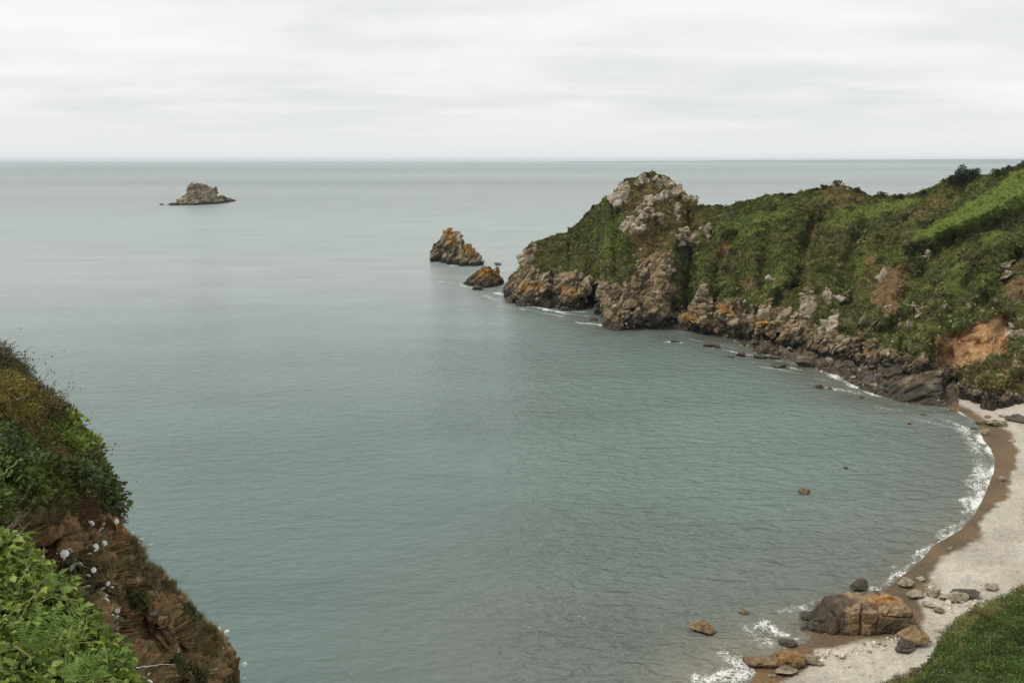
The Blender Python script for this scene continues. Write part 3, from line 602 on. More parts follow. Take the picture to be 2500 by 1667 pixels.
def rock_mesh(name, dims, seed, pal, sub=4, mat=None, planes=13, wet=None, rough=.05, smooth=False):
    D, F = ico(sub); rg_ = np.random.default_rng(seed); r = np.full(len(D), 1.35)
    for i in range(planes):
        n = rg_.normal(size=3); n[2] *= .8; n /= np.linalg.norm(n); d = rg_.uniform(.62, .98); c = D@n
        r = np.minimum(r, np.where(c > .05, d/np.maximum(c, .05), 9))
    P = D*r[:, None]; mn, mx = P.min(0), P.max(0); P = (P-(mn+mx)/2)/(mx-mn)*np.array(dims); s = max(dims)
    nrm = D/np.array(dims)*min(dims); nrm /= np.linalg.norm(nrm, axis=1, keepdims=True)
    h, j, ids = cells(P+seed, s*.34, seed, .8)
    P = P+nrm*(s*(rough*fbm(P+seed*3.1, s*.3, 4, seed)+rough*.9*(h-.5)-rough*.5*(1-sst(j, 0, .1))))[:, None]
    P[:, 2] += dims[2]*.5
    return mesh_np(name, P, F, mat or M_ROCK, rock_col(P+seed*1.7, pal, seed, None, s*.5) if wet is None else rock_col(P+np.array([seed*1.7, 0, 0]), pal, seed, wet, s*.5), smooth)
def rock_at(name, label, box, pal, seed, z0=0.0, group=None, deep=.75, sub=4, planes=13, wet=None, cat='rock', sink=.12, rough=.05, parent=None, hmul=1.0):
    u0, u1, vt, vf = box; uc = (u0+u1)/2
    if z0 == 'b':
        p = atZ(uc, vf, 0.); 
        for _ in range(4): p = atZ(uc, vf, float(beach_z(np.array(p[0]), np.array(p[1]))))
    else: p = atZ(uc, vf, z0)
    _, _, dep = proj(p); W = (u1-u0)*dep/FPX; dist = np.linalg.norm(p-np.array([0, 0, H])); sn = (H-p[2])/dist; cs_ = math.sqrt(1-sn*sn)
    L = W*deep; ext = (vf-vt)*dep/FPX; L = min(L, ext/sn*.75); h = max((ext-L*sn)/cs_, .22*W)*hmul; Hh = h*(1+sink)
    o = link(name, rock_mesh(name, (W, L, Hh), seed, pal, sub, M_WETROCK if pal == 'dark' else M_ROCK, planes, wet, rough), parent, (p[0], p[1]+L/2, p[2]-h*sink))
    o.rotation_euler = (0, 0, 0)
    if label: tag(o, label, cat, group)
    return o

def stack_paint(pal, orange=(), zw=2.2, top=None, seed=1, sc=3.0, pale=.7):
    def f(P, U, V, T, N, ex):
        _, i1, i2 = ex; a, b_, c = [np.array(x) for x in PAL[pal]]; n1, n2, n3 = fbm(P, sc*2, 4, seed), fbm(P, sc*.6, 4, seed+3), fbm(P, sc*.2, 3, seed+6)
        r = mix(np.broadcast_to(a, P.shape), b_, np.clip(.4+.5*(i2-.5)+.6*n2+.3*n3, 0, 1)); r = mix(r, c, sst(n1, .05, .5)*.8)
        r = mix(r, np.array([.42,.38,.31]), sst(i2+.4*n3, .9, 1.05)*pale)
        o_ = soft_ell(U+5*n2, V+4*n3, orange); r = mix(r, np.array([.42,.215,.05]), o_*np.clip(.8+n3, 0, 1))
        if top is not None: r = mix(r, np.array([.13,.12,.05]), sst(T+.25*n2, .82, 1.0)*top)
        w = 1-sst(P[..., 2]+.6*n2*zw/2.2+.4*n3, zw*.45, zw*1.2)
        return mix(r, mix(np.broadcast_to([.033,.028,.022], P.shape), np.array([.08,.062,.038]), np.clip(.4+n3, 0, 1)), w)
    return f
def stack_disp(s, a, seed, dip=.75):
    def f(P, U, V, T):
        Q = tilt_strata(P, dip); h1, j1, i1 = cells(Q, s, seed, .9, .85); h2, j2, i2 = cells(Q, s*.4, seed+20, .9, .8)
        return a*((h1-.5)*1.5+(h2-.5)*.6-.45*(1-sst(j1, 0, .07))-.18*(1-sst(j2, 0, .08))+.25*fbm(P, s*.5, 3, seed+5)), (j1, i1, i2)
    return f
def stack(name, label, top, foot, depthk, pal, seed, cell, amp, nu=200, nv=90, z0=0., orange=(), zw=2.2, cat='sea stack', q=1.3, dip=-.85, tp=None, back=1., mind=1.0, pale=.7, paintf=None, **k):
    us = [p[0] for p in top]; vf_ = lambda u: np.interp(u, [p[0] for p in foot], [p[1] for p in foot]); vt_ = lambda u: np.interp(u, us, [p[1] for p in top])
    def th(u):
        F = atZ(u, vf_(u), z0+0*u); _, _, dep = proj(F); hh = np.maximum(vf_(u)-vt_(u), 0)*dep/FPX
        r = mind+depthk*hh; kk = np.ones(15)/15; return np.convolve(np.pad(r, 7, mode='edge'), kk, 'valid')
    sm = float(z0 > 0)*.6
    o, D = loft(name, top, foot, th, z0, nu, nv, M_ROCK, q=q, disp=stack_disp(cell, amp, seed, dip), paint=paintf or stack_paint(pal, orange, zw, tp, seed, cell*1.2, pale), back=back, nb=24, **k)
    tag(o, label, cat); return o, D

c7 = lambda L: [(350+x*.404, 370+y*.404) for x, y in L]
stack('sea_stack', 'jagged grey brown islet far out to the left, alone below the horizon', c7([(188,318),(200,303),(215,280),(235,262),(252,248),(262,222),(285,193),(305,196),(330,188),(345,200),(370,199),(385,212),(405,210),(425,225),(440,250),(452,268),(470,270),(495,276),(520,284),(548,296)]),
    c7([(188,326),(215,325),(300,325),(370,321),(440,317),(470,313),(510,307),(548,300)]), .62, 'grey', 301, 5.5, 1.9, 240, 100, zw=2.6, tp=.5, mind=4)
stack('sea_stack', 'tall pointed rock stack splashed with orange lichen, standing off the headland tip', c7([(1733,610),(1737,585),(1752,560),(1775,540),(1792,525),(1808,500),(1830,482),(1850,466),(1866,482),(1882,474),(1896,490),(1912,494),(1920,520),(1925,555),(1935,568),(1950,562),(1972,566),(1990,582),(2005,605),(2025,622),(2040,648),(2050,672)]),
    c7([(1733,667),(1790,668),(1850,682),(1885,684),(1920,695),(1980,692),(2050,690)]), .55, 'olive', 321, 3.0, 1.25, 260, 160, orange=[(1103,575,14,26),(1150,612,22,16),(1110,560,10,14),(1140,600,10,14)], zw=2.4, mind=2.5)
stack('sea_stack', 'low brown rock island between the orange stack and the headland tip', c7([(1937,792),(1955,772),(1978,750),(1995,736),(2012,722),(2035,716),(2058,694),(2076,700),(2092,692),(2110,699),(2132,702),(2140,730),(2152,745),(2165,764),(2180,782)]),
    c7([(1937,797),(1975,812),(2020,822),(2080,826),(2140,812),(2180,797)]), .6, 'brown', 341, 2.4, .9, 200, 100, orange=[(1185,668,22,12),(1215,675,8,18)], zw=2.8, mind=2)
rock_at('rock', 'low dark skerry at the left foot of the far grey islet', (402,432,494.5,502), 'dark', 11, wet=3)
rock_at('rock', 'tiny dark skerry awash, farthest left beyond the far islet', (388,399,497,501), 'dark', 12)
rock_at('rock', 'small dark rock in front of the low brown island', (1152,1182,694,709), 'dark', 13, planes=10)
rock_at('rock', 'small dark flat rock alone in the water between the stacks and the headland', (1205,1224,640,648), 'dark', 14)
rock_at('rock', 'dark boulder in the water just off the headland tip', (1234,1256,722,740), 'dark', 15)
rock_at('rock', 'wide dark boulder in white surf right of the headland tip', (1259,1290,730,748), 'dark', 16)
rock_at('rock', 'dark low boulder at the water edge left of the cave', (1368,1395,746,760), 'dark', 17)
rock_at('rock', 'small dark rock in the surf left of the orange crag', (1440,1460,775,784), 'dark', 18)
# crags standing out from the foot of the headland
stack('rock_crag', 'orange lichen covered crag jutting into the sea right of the cave', [(1474,800),(1480,785),(1494,770),(1508,756),(1520,752),(1532,748),(1546,744),(1554,752),(1560,770),(1562,795)], [(1474,803),(1510,808),(1545,803),(1562,800)], .5, 'orange', 361, 2.4, .8, 130, 90, orange=[(1530,762,26,12),(1545,770,12,20)], zw=2.4, cat='crag', mind=3)
stack('rock_crag', 'rounded brown crag stacked behind the orange crag, above its left side', [(1478,768),(1480,745),(1492,735),(1506,734),(1518,740),(1526,752),(1528,770)], [(1478,782),(1500,788),(1528,782)], .5, 'brown', 371, 2.6, .7, 90, 70, zw=1.0, cat='crag', mind=3)
stack('rock_crag', 'pale grey faceted crag with brown base at the foot of the cliff', [(1672,790),(1676,770),(1690,756),(1700,748),(1710,752),(1718,764),(1722,790)], [(1672,797),(1690,802),(1722,800)], .45, 'pale', 381, 3.6, .8, 90, 80, zw=1.5, cat='crag', mind=2)
stack('rock_crag', 'tan rounded crag with flat grey cap above the dark foreshore', [(1851,800),(1854,775),(1862,760),(1880,754),(1896,758),(1902,775),(1904,800)], [(1851,808),(1880,812),(1904,806)], .45, 'tan', 391, 3.2, .6, 90, 80, zw=1.2, cat='crag', mind=2)
stack('rock_crag', 'pinkish tan crag under the turf, left of the flat capped crag', [(1800,795),(1806,770),(1818,752),(1838,748),(1848,765),(1850,800)], [(1800,812),(1830,816),(1850,812)], .45, 'tan', 395, 3.4, .7, 90, 80, zw=2.2, cat='crag', mind=2)
stack('rock_crag', 'pale topped grey block leaning at the cliff foot left of the orange landslip', [(2111,850),(2113,830),(2122,820),(2134,822),(2150,826),(2152,850),(2152,868)], [(2111,868),(2130,876),(2152,874)], .4, 'grey', 401, 3.0, .5, 90, 80, z0=1.9, zw=.2, cat='crag', mind=2)
stack('rock_crag', 'smooth grey slab leaning against the slope above the dark ledge', [(1996,826),(2006,800),(2018,782),(2036,772),(2044,780),(2046,812),(2048,836)], [(1996,836),(2020,842),(2048,840)], .5, 'grey', 405, 6.0, .3, 90, 80, z0=2.5, zw=.2, cat='crag', mind=1.2, dip=1.0)
stack('rock_crag', 'long dark undercut ledge below the smooth grey slab', [(2002,852),(2012,840),(2030,836),(2060,836),(2090,838),(2112,846),(2116,862)], [(2002,868),(2050,872),(2116,882)], .5, 'dark', 411, 2.6, .7, 120, 60, z0=1.2, zw=2.2, cat='crag', mind=2, pale=.1)
stack('rock_crag', 'long dark ridge running down from the landslip behind the big dark outcrop', [(2140,905),(2160,892),(2190,882),(2215,878),(2240,880),(2270,890),(2300,900)], [(2140,912),(2190,926),(2240,930),(2300,925)], .7, 'dark', 415, 2.8, .8, 150, 70, z0=1.4, zw=2.4, cat='crag', mind=2, pale=.1)
stack('rock_crag', 'massive dark brown outcrop sloping into the sea where the beach begins', [(2140,955),(2160,942),(2185,930),(2215,922),(2245,910),(2275,900),(2300,896),(2322,894),(2336,902),(2341,930),(2342,945)], [(2140,958),(2170,974),(2211,985),(2260,992),(2302,994),(2325,984),(2342,958)], .85, 'outcrop', 421, 5.0, .95, 300, 160, z0=0.0, zw=4.2, cat='outcrop', mind=2.5, orange=[(2265,905,10,5)], dip=-1.25, pale=.25)
stack('rock_crag', 'low dark ledge along the back of the beach under the grassy slope', [(2344,952),(2352,925),(2368,918),(2390,934),(2410,940),(2430,946),(2452,950),(2475,945),(2490,960),(2510,965)], [(2344,955),(2381,972),(2420,984),(2460,985),(2510,980)], .5, 'brown', 431, 2.2, .6, 150, 60, z0=1.2, zw=1.9, cat='outcrop', mind=1.5)
# the great rock on the near shore
c4_ = lambda L: [(1650+x*.3614, 1187+y*.3614) for x, y in L]
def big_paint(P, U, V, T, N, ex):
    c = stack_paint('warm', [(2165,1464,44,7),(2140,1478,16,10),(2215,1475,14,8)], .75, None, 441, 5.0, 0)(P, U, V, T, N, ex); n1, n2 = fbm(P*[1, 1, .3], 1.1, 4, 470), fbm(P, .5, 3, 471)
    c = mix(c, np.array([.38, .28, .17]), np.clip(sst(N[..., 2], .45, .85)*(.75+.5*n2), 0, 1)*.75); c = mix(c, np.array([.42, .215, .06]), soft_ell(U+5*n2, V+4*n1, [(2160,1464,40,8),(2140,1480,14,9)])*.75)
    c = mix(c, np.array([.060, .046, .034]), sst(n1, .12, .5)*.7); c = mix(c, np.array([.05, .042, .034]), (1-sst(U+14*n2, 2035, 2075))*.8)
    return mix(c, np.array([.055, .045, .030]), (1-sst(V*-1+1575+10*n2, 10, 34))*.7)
D_, F_ = ico(6); rb = np.random.default_rng(4); r_ = np.full(len(D_), 9.)
for n_, d_ in [((1,.05,.12),.98),((-1,-.08,.22),.97),((0,-1,.10),.92),((0,1,.3),.95),((-.16,-.16,1),.90),((0,0,-1),1.),((.6,-.75,.2),1.16),((-.7,-.6,.35),1.13),((.55,.1,.85),1.17),((-.75,.1,.75),1.12),((.1,-.62,.8),1.12),((.3,-.9,-.1),1.05),((-.25,-.95,.15),1.04)]:
    n_ = np.array(n_, float); n_ /= np.linalg.norm(n_); c_ = D_@n_; r_ = np.minimum(r_, np.where(c_ > .05, d_/np.maximum(c_, .05), 9))
P = D_*r_[:, None]*np.array([4.0, 1.95, 1.80]); P[:, 2] += 1.15
p0 = atZ(2140, 1557, .25); ang = math.radians(-5); R_ = np.array([[math.cos(ang), -math.sin(ang), 0], [math.sin(ang), math.cos(ang), 0], [0, 0, 1]]); P = P@R_.T+np.array([p0[0], p0[1]+2.0, .1])
nr_ = D_/np.array([4.0, 1.95, 1.80]); nr_ /= np.linalg.norm(nr_, axis=1, keepdims=True); nr_ = nr_@R_.T
hb_, jb_, ib_ = cells(P*[.8, 1, 1.1], 1.9, 480, .6, .9); h2_, j2_, i2_ = cells(P, .55, 490, .8, .9); pu, pv, _ = proj(P)
crk = 0*pu
for q_, w_, a_ in [([(2106,1478),(2100,1500),(2102,1530),(2096,1556)], 2.6, .42), ([(2140,1470),(2146,1500),(2138,1550)], 1.8, .2), ([(2160,1502),(2200,1506),(2238,1505)], 2.2, .3), ([(2030,1490),(2048,1520),(2050,1556)], 2.6, .35), ([(2180,1476),(2172,1500)], 1.6, .2), ([(2205,1460),(2218,1500)], 1.8, .22), ([(2110,1480),(2180,1474),(2240,1480)], 2.0, .15)]:
    crk = np.maximum(crk, a_*np.exp(-(seg_dist(pu+2*fbm(P, .8, 2, 5), pv, q_)[0]/w_)**2))
P = P+nr_*(.20*fbm(P, 2.4, 4, 481)+.22*(hb_-.5)+.10*(h2_-.5)+.05*fbm(P, .3, 3, 482)-crk-.10*(1-sst(jb_, 0, .05)))[:, None]
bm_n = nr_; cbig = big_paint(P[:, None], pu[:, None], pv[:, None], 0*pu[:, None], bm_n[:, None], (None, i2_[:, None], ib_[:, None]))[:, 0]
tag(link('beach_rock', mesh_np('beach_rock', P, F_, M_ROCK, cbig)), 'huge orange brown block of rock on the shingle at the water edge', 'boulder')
stack('beach_rock', 'low dark wedge of rock tapering into the surf from the huge block', c4_([(800,945),(850,925),(920,905),(980,892),(1035,885),(1075,905)]), c4_([(800,955),(860,975),(930,995),(1000,1022),(1075,1030)]), .5, 'dark', 451, 1.2, .22, 140, 60, z0=0., zw=.5, cat='rock', mind=1.0, pale=.0)
c4b = lambda x0, x1, y0, y1: (1650+x0*.3614, 1650+x1*.3614, 1187+y0*.3614, 1187+y1*.3614)
for nm, lab, bx, pal, sd_, z0_, kw in [
    ('boulder', 'round dark boulder in the water behind the huge orange brown block', c4b(1193,1316,608,722), 'dark', 21, 0., dict(planes=18, sub=5)),
    ('boulder', 'two lobed brown boulder standing alone in the shallows', c4b(105,285,893,1012), 'brown', 22, 0., dict(planes=8, sub=5, wet=.4)),
    ('rock', 'small brown rock just breaking the surface behind the two lobed boulder', c4b(436,504,835,868), 'brown', 23, 0., {}),
    ('rock', 'dark low rock in the foam left of the huge block', c4b(853,968,838,912), 'dark', 24, 0., {}),
    ('rock', 'flat olive rock in the foam touching the huge block', c4b(970,1135,772,826), 'olive', 25, 0., dict(planes=9)),
    ('rock', 'flat dark rock in shallow water in front of the huge block', c4b(700,838,1033,1092), 'dark', 26, 0., {}),
    ('rock', 'grey brown slab lying low at the water edge near the bottom', c4b(478,730,1143,1248), 'brown', 27, 0., dict(planes=8, sub=5, wet=.3)),
    ('boulder', 'orange topped dark boulder leaning over the grey brown slab', c4b(694,896,1092,1262), 'orange', 28, .05, dict(planes=9, sub=5, wet=1.0)),
    ('rock', 'flat grey rock partly buried behind the orange topped boulder', c4b(870,985,1142,1178), 'grey', 29, 'b', {}),
    ('rock', 'flat tan rock on wet sand right of the orange topped boulder', c4b(880,1010,1172,1215), 'tan', 30, 'b', {}),
    ('rock', 'brown wet rock shelf in front of the orange topped boulder', c4b(690,850,1190,1292), 'grey', 31, 'b', dict(planes=7)),
    ('boulder', 'rounded grey brown boulder propped against the right end of the huge block', c4b(1542,1740,948,1098), 'brown', 32, 'b', dict(planes=16, sub=5, deep=.8)),
    ('boulder', 'black wedge shaped boulder under the rounded grey brown one', c4b(1494,1650,1028,1136), 'dark', 33, 'b', dict(planes=6, sub=5)),
    ('boulder', 'pale boulder behind the top right corner of the huge block', c4b(1575,1692,690,765), 'pale', 34, 'b', {}),
    ('boulder', 'flat grey boulder at the edge of the wet sand behind the huge block', c4b(1508,1632,614,692), 'grey', 35, 'b', {}),
    ('rock', 'small pale rock on wet sand nearest the flat grey boulder', c4b(1633,1692,604,646), 'pale', 36, 'b', {}),
    ('rock', 'single tiny pale rock in the narrow wet sand strip', c4b(1838,1872,400,427), 'pale', 37, 'b', {}),
    ('rock', 'layered pale rock ledge poking through the shingle', c4b(1700,1805,670,757), 'pale', 38, 'b', dict(rough=.09)),
    ('rock', 'black lumpy rock on top of a pale ledge in the shingle', c4b(1900,2085,688,772), 'dark', 39, 'b', dict(planes=9)),
    ('rock', 'low pale rock ledge running under the black lumpy rock', c4b(1800,1995,722,788), 'pale', 40, 'b', dict(rough=.09)),
    ('rock', 'cream flat rock right of the black lumpy rock', c4b(2105,2200,655,715), 'pale', 41, 'b', {}),
    ('rock', 'mottled pale rock beside the right end of the huge block', c4b(1680,1768,768,827), 'pale', 42, 'b', {}),
    ('rock', 'tan pointed rock in the shingle right of the huge block', c4b(1753,1832,808,862), 'tan', 43, 'b', dict(planes=7)),
    ('rock', 'olive brown rock at the edge of the near grassy slope', c4b(2018,2088,798,838), 'olive', 44, 'b', {}),
    ('rock', 'brown rock in shingle beside the bottom of the grassy slope', c4b(1588,1652,1222,1252), 'tan', 45, 'b', {}),
    ('rock', 'left one of two white stones at the bottom water edge', c4b(622,652,1266,1290), 'pale', 46, 'b', {}),
    ('rock', 'right one of two white stones at the bottom water edge', c4b(650,682,1262,1288), 'pale', 47, 'b', {}),
    ('rock', 'brown boulder alone in the middle of the bay', (1952,1980,1188,1208), 'brown', 48, 0., dict(sub=5)),
    ('rock', 'small dark rock tip out in the bay beyond the brown boulder', (2060,2072,1137,1145), 'dark', 49, 0., {}),
    ('boulder', 'round black boulder in the sea off the dark foreshore', (1992,2014,935,949), 'dark', 50, 0., dict(planes=16)),
    ('rock', 'tiny black rock right of the round black boulder', (2022,2032,944,950), 'dark', 51, 0., {}),
    ('rock', 'submerged looking dark rock just off the massive outcrop', (2099,2112,966,972), 'dark', 52, 0., {}),
    ('rock', 'low dark rock awash below the massive outcrop', (2249,2262,1009,1015), 'dark', 53, 0., {}),
    ('rock', 'small brown rock in thin foam off the corner of the beach', (2215,2228,1028,1037), 'brown', 54, 0., {}),
    ('rock', 'long low dark rock in the surf off the foreshore', (1886,1929,890,899), 'dark', 55, 0., {}),
    ('rock', 'dark rock cluster at the left end of the foreshore', (1799,1823,857,871), 'dark', 56, 0., {}),
    ('rock', 'broad dark rock in surf beside the left end of the foreshore', (1842,1880,862,876), 'dark', 57, 0., {}),
    ('rock', 'dark rock with white surf between two broader rocks', (1880,1908,866,878), 'dark', 58, 0., {}),
    ('rock', 'dark round rock ringed by foam off the foot of the cliff', (1638,1659,826,837), 'dark', 59, 0., {}),
    ('rock', 'dark low rock in foam right of the round foam ringed rock', (1720,1760,835,850), 'dark', 60, 0., dict(planes=8)),
    ('rock', 'small dark rock off the left side of the foreshore', (1776,1795,866,873), 'dark', 61, 0., {}),
    ('rock', 'big dark weedy rock at the water edge halfway along the foreshore', (1950,1992,872,898), 'dark', 62, 0., {}),
    ('boulder', 'flat olive boulder on the wet sand at the far end of the beach', (2418,2468,1021,1043), 'olive', 63, 'b', dict(planes=10)),
    ('boulder', 'black boulder lying on dry shingle at the right of the far beach', (2473,2530,1009,1035), 'dark', 64, 'b', dict(planes=10)),
    ('rock', 'olive rock half in the surf below the flat olive boulder', (2399,2430,1046,1064), 'olive', 65, 'b', {}),
    ('rock', 'small olive rock at the wet edge left of the flat olive boulder', (2386,2410,1026,1037), 'olive', 66, 'b', {}),
    ('rock', 'small dark rock in swash below the small olive rock', (2372,2394,1042,1051), 'dark', 67, 'b', {}),
    ('rock', 'brown rock at the waterline beside the massive outcrop', (2324,2348,992,1006), 'brown', 68, 'b', {}),
    ('rock', 'pale flat stone lying on the broad band of wet sand', (2440,2459,1160,1176), 'pale', 69, 'b', {}),
    ('rock', 'small pale stone high on the wet sand near the right edge', (2468,2484,1072,1081), 'pale', 70, 'b', {}),
    ('rock', 'thin dark rock lying on dry shingle left of the black boulder', (2406,2424,1012,1021), 'brown', 71, 'b', {}),
    ('rock', 'small brown rock between thin dark rock and black boulder', (2442,2456,1012,1019), 'brown', 72, 'b', {}),
    ]:
    rock_at(nm, lab, bx, pal, sd_, z0_, cat=nm, **kw)

# boulders jumbled along the foreshore: every one its own object, twelve shapes between them
FB = [(1705,806),(1760,800),(1800,815),(1860,830),(1920,846),(1990,862),(2060,876),(2120,892),(2160,905),(2150,925),(2140,958),(2126,960),(2051,922),(1977,896),(1913,876),(1850,862),(1807,838),(1743,816)]
rg = np.random.default_rng(5); PROT = []
for i in range(14):
    pal = ['dark','shore','dark','shore','dark','shore','grey','dark','shore','dark','dark','olive','dark','shore'][i]
    PROT.append((pal, rock_mesh('boulder', (1.0, rg.uniform(.7, 1.1), rg.uniform(.5, .85)), 200+i, pal, 3, M_WETROCK if pal == 'dark' else M_ROCK, 7+i % 5, None, .045)))
cname = {'shore': 'dark brown', 'dark': 'black weedy', 'brown': 'brown', 'olive': 'olive tinted', 'grey': 'grey', 'tan': 'tan', 'warm': 'rusty brown'}
def zone(u):
    return ('below the pale faceted crag' if u < 1800 else 'below the pinkish tan crag' if u < 1860 else 'below the flat capped crag' if u < 1960 else 'below the smooth grey slab' if u < 2060 else 'below the pale topped leaning block' if u < 2130 else 'beside the massive outcrop')
n = 0; placed = []
while n < 270:
    u, v = rg.uniform(1700, 2165), rg.uniform(800, 962)
    if not inpoly(np.array(u), np.array(v), FB): continue
    p = atZ(u, v, 0.)
    for _ in range(4): p = atZ(u, v, float(beach_z(np.array(p[0]), np.array(p[1]))))
    s = min(.6+rg.exponential(.75), 3.6)
    if any((p[0]-a)**2+(p[1]-b__)**2 < (.42*(s+c_))**2 for a, b__, c_ in placed[-400:]) and rg.uniform() < .8: continue
    pal, me = PROT[int(rg.integers(14))]; o = link('boulder', me, None, (p[0], p[1], p[2]-.18*s)); o.scale = (s, s*rg.uniform(.8, 1.2), s*rg.uniform(.7, 1.1)); o.rotation_euler = (rg.normal()*.25, rg.normal()*.25, rg.uniform(0, 6.28))
    sz = 'small' if s < 1.0 else 'middling' if s < 1.8 else 'large'
    tag(o, '%s %s boulder %s the jumble %s' % (sz, cname[pal], 'low in' if p[2] < .45 else 'midway up' if p[2] < 1.2 else 'high in', zone(u)), 'boulder', 'boulders jumbled along the foot of the cliff'); placed.append((p[0], p[1], s)); n += 1
# grey cobbles in the gully mouth
for i in range(26):
    u, v = rg.uniform(1632, 1668), rg.uniform(742, 792); P_, N_, _ = head_at(u, v); s = rg.uniform(.8, 2.0)
    o = link('boulder', PROT[[6, 6, 8, 3][i % 4]][1], None, P_+N_*.1); o.scale = (s, s, s*.8); o.rotation_euler = rg.uniform(-1, 1, 3)*[.4, .4, 3]
    tag(o, 'grey or tan boulder heaped in the mouth of the dark gully', 'boulder', 'boulders heaped in the gully mouth')

# blocks of bedrock that show on the crag and the cliffs: parts of the headland
RB = []
for i in range(10):
    pal = ['pale','grey','pale','grey','tan','pale','grey','brown','tan','orange'][i]; RB.append((pal, rock_mesh('rock', (1.0, rg.uniform(.7, 1), rg.uniform(.55, .9)), 240+i, pal, 3, M_ROCK, 6+i % 3, None, .035)))
n = 0
cand = [(q, 1) for q in CRAG]*3+[(q, 1) for q in GREYS]
while n < 100:
    q = cand[int(rg.integers(len(cand)))][0]; a = np.array(q); u, v = rg.uniform(a[:, 0].min(), a[:, 0].max()), rg.uniform(a[:, 1].min(), a[:, 1].max())
    if not inpoly(np.array(u), np.array(v), q): continue
    P_, N_, _ = head_at(u, v); s = rg.uniform(1.0, 2.9); o = link('rock', RB[int(rg.integers(7))][1], head, P_-N_*.42*s); o.scale = (s, s, s*rg.uniform(.7, 1.2)); o.rotation_euler = (rg.normal()*.3, .6+rg.normal()*.3, rg.uniform(0, 6.28)); n += 1
while n < 150:
    u = rg.uniform(1240, 2330); v = np.interp(u, [p[0] for p in ROCKLINE], [p[1] for p in ROCKLINE])+rg.normal()*16+14
    P_, N_, _ = head_at(u, v); s = rg.uniform(.7, 2.3); pal, me = RB[[1, 3, 4, 6, 7, 9, 7, 4][int(rg.integers(8))]]
    if P_[2] < 3 or abs(u-1438) < 26: continue
    o = link('rock', me, head, P_-N_*.3*s); o.scale = (s, s*.8, s*rg.uniform(.8, 1.5)); o.rotation_euler = (rg.normal()*.3, .7+rg.normal()*.3, rg.uniform(0, 6.28)); n += 1

# loose stones: scree on the slope, cobbles of the foreshore, shingle on the beach
SP_ = [rock_mesh('stone', (1, .8, .6), 260+i, 'grey', 2, M_STONEI, 9, None, .04) for i in range(5)]
U, V, T = HD['U'], HD['V'], HD['T']; (rock, crag, slab, slip, earth, _, _), i1, i2, j1 = HD['extra']
front = (T > .01) & (T < 1.0)
AREA = np.linalg.norm(np.cross(np.gradient(HD['P'], axis=1), np.gradient(HD['P'], axis=0)), axis=-1)
def pick(w, n, seed):
    r_ = np.random.default_rng(seed); w = (w*AREA).ravel(); return r_.choice(len(w), n, p=w/w.sum()), r_
w = front*(sst(V-np.interp(U, [p[0] for p in ROCKLINE], [p[1] for p in ROCKLINE]), -150, 20)*.35+slip*3*sst(V, 850, 880)+softpoly(U, V, [(2100,740),(2540,720),(2540,980),(2330,960),(2150,860)], 10)*.5+rock*.15)*(U < 2550)
ix, r_ = pick(w, 3400, 3); Pn = HD['P'].reshape(-1, 3)[ix]; sl_ = slip.ravel()[ix] > .5; cc = np.where(sl_[:, None], np.array([.5, .33, .19]), np.array([.36, .325, .26]))*r_.uniform(.55, 1.25, (len(ix), 1))
scatter('scree', Pn, r_.uniform(0, 6.28, (len(ix), 3)), np.where(sl_, r_.uniform(.15, .5, len(ix)), r_.uniform(.15, .55, len(ix))*(1+.9*(r_.uniform(size=len(ix)) > .93))), cc, SP_)
pts = [];
while len(pts) < 5200:
    u, v = rg.uniform(1600, 2340), rg.uniform(796, 1000)
    if not inpoly(np.array(u), np.array(v), FORESHORE): continue
    p = atZ(u, v, 1.0); z = float(beach_z(np.array(p[0]), np.array(p[1])))
    if z > -.15: pts.append((p[0], p[1], z))
pts = np.array(pts); k_ = len(pts); cc = np.array([[.06,.05,.036],[.13,.105,.065],[.20,.165,.11],[.05,.042,.03]])[rg.integers(4, size=k_)]*rg.uniform(.7, 1.3, (k_, 1))
scatter('cobbles', pts, rg.uniform(0, 6.28, (k_, 3)), .22+rg.exponential(.22, k_), cc, SP_)
pts = []
x = rg.uniform(14, 120, 60000); y = rg.uniform(30, 150, 60000); z = beach_z(x, y); pu, pv, _ = proj(np.stack([x, y, z], -1)); s0, _ = near_shore(x, y)
ok = (s0 < -.2) & (pu < 2560) & (pv < 1720) & ~inpoly(pu, pv, FORESHORE); wetm = inpoly(pu, pv, WET); heap = (seg_dist(pu, pv, [(2000,1600),(2060,1592),(2140,1580),(2190,1560)])[0] < 12) | (seg_dist(pu, pv, [(2262,1445),(2310,1470),(2370,1468)])[0] < 14) | (seg_dist(pu, pv, [(2262,1520),(2290,1545)])[0] < 12)
ok &= (rg.uniform(size=60000) < np.where(heap, 1, np.where(wetm, .25, .42))); ii = np.where(ok)[0]; k_ = len(ii)
cc = np.where(wetm[ii, None], [.24, .18, .115], [.58, .51, .42])*rg.uniform(.6, 1.25, (k_, 1))
scatter('shingle_stones', np.stack([x[ii], y[ii], z[ii]+.01], -1), rg.uniform(0, 6.28, (k_, 3)), np.where(heap[ii], .22+rg.exponential(.16, k_), .06+rg.exponential(.055, k_)), cc, SP_)

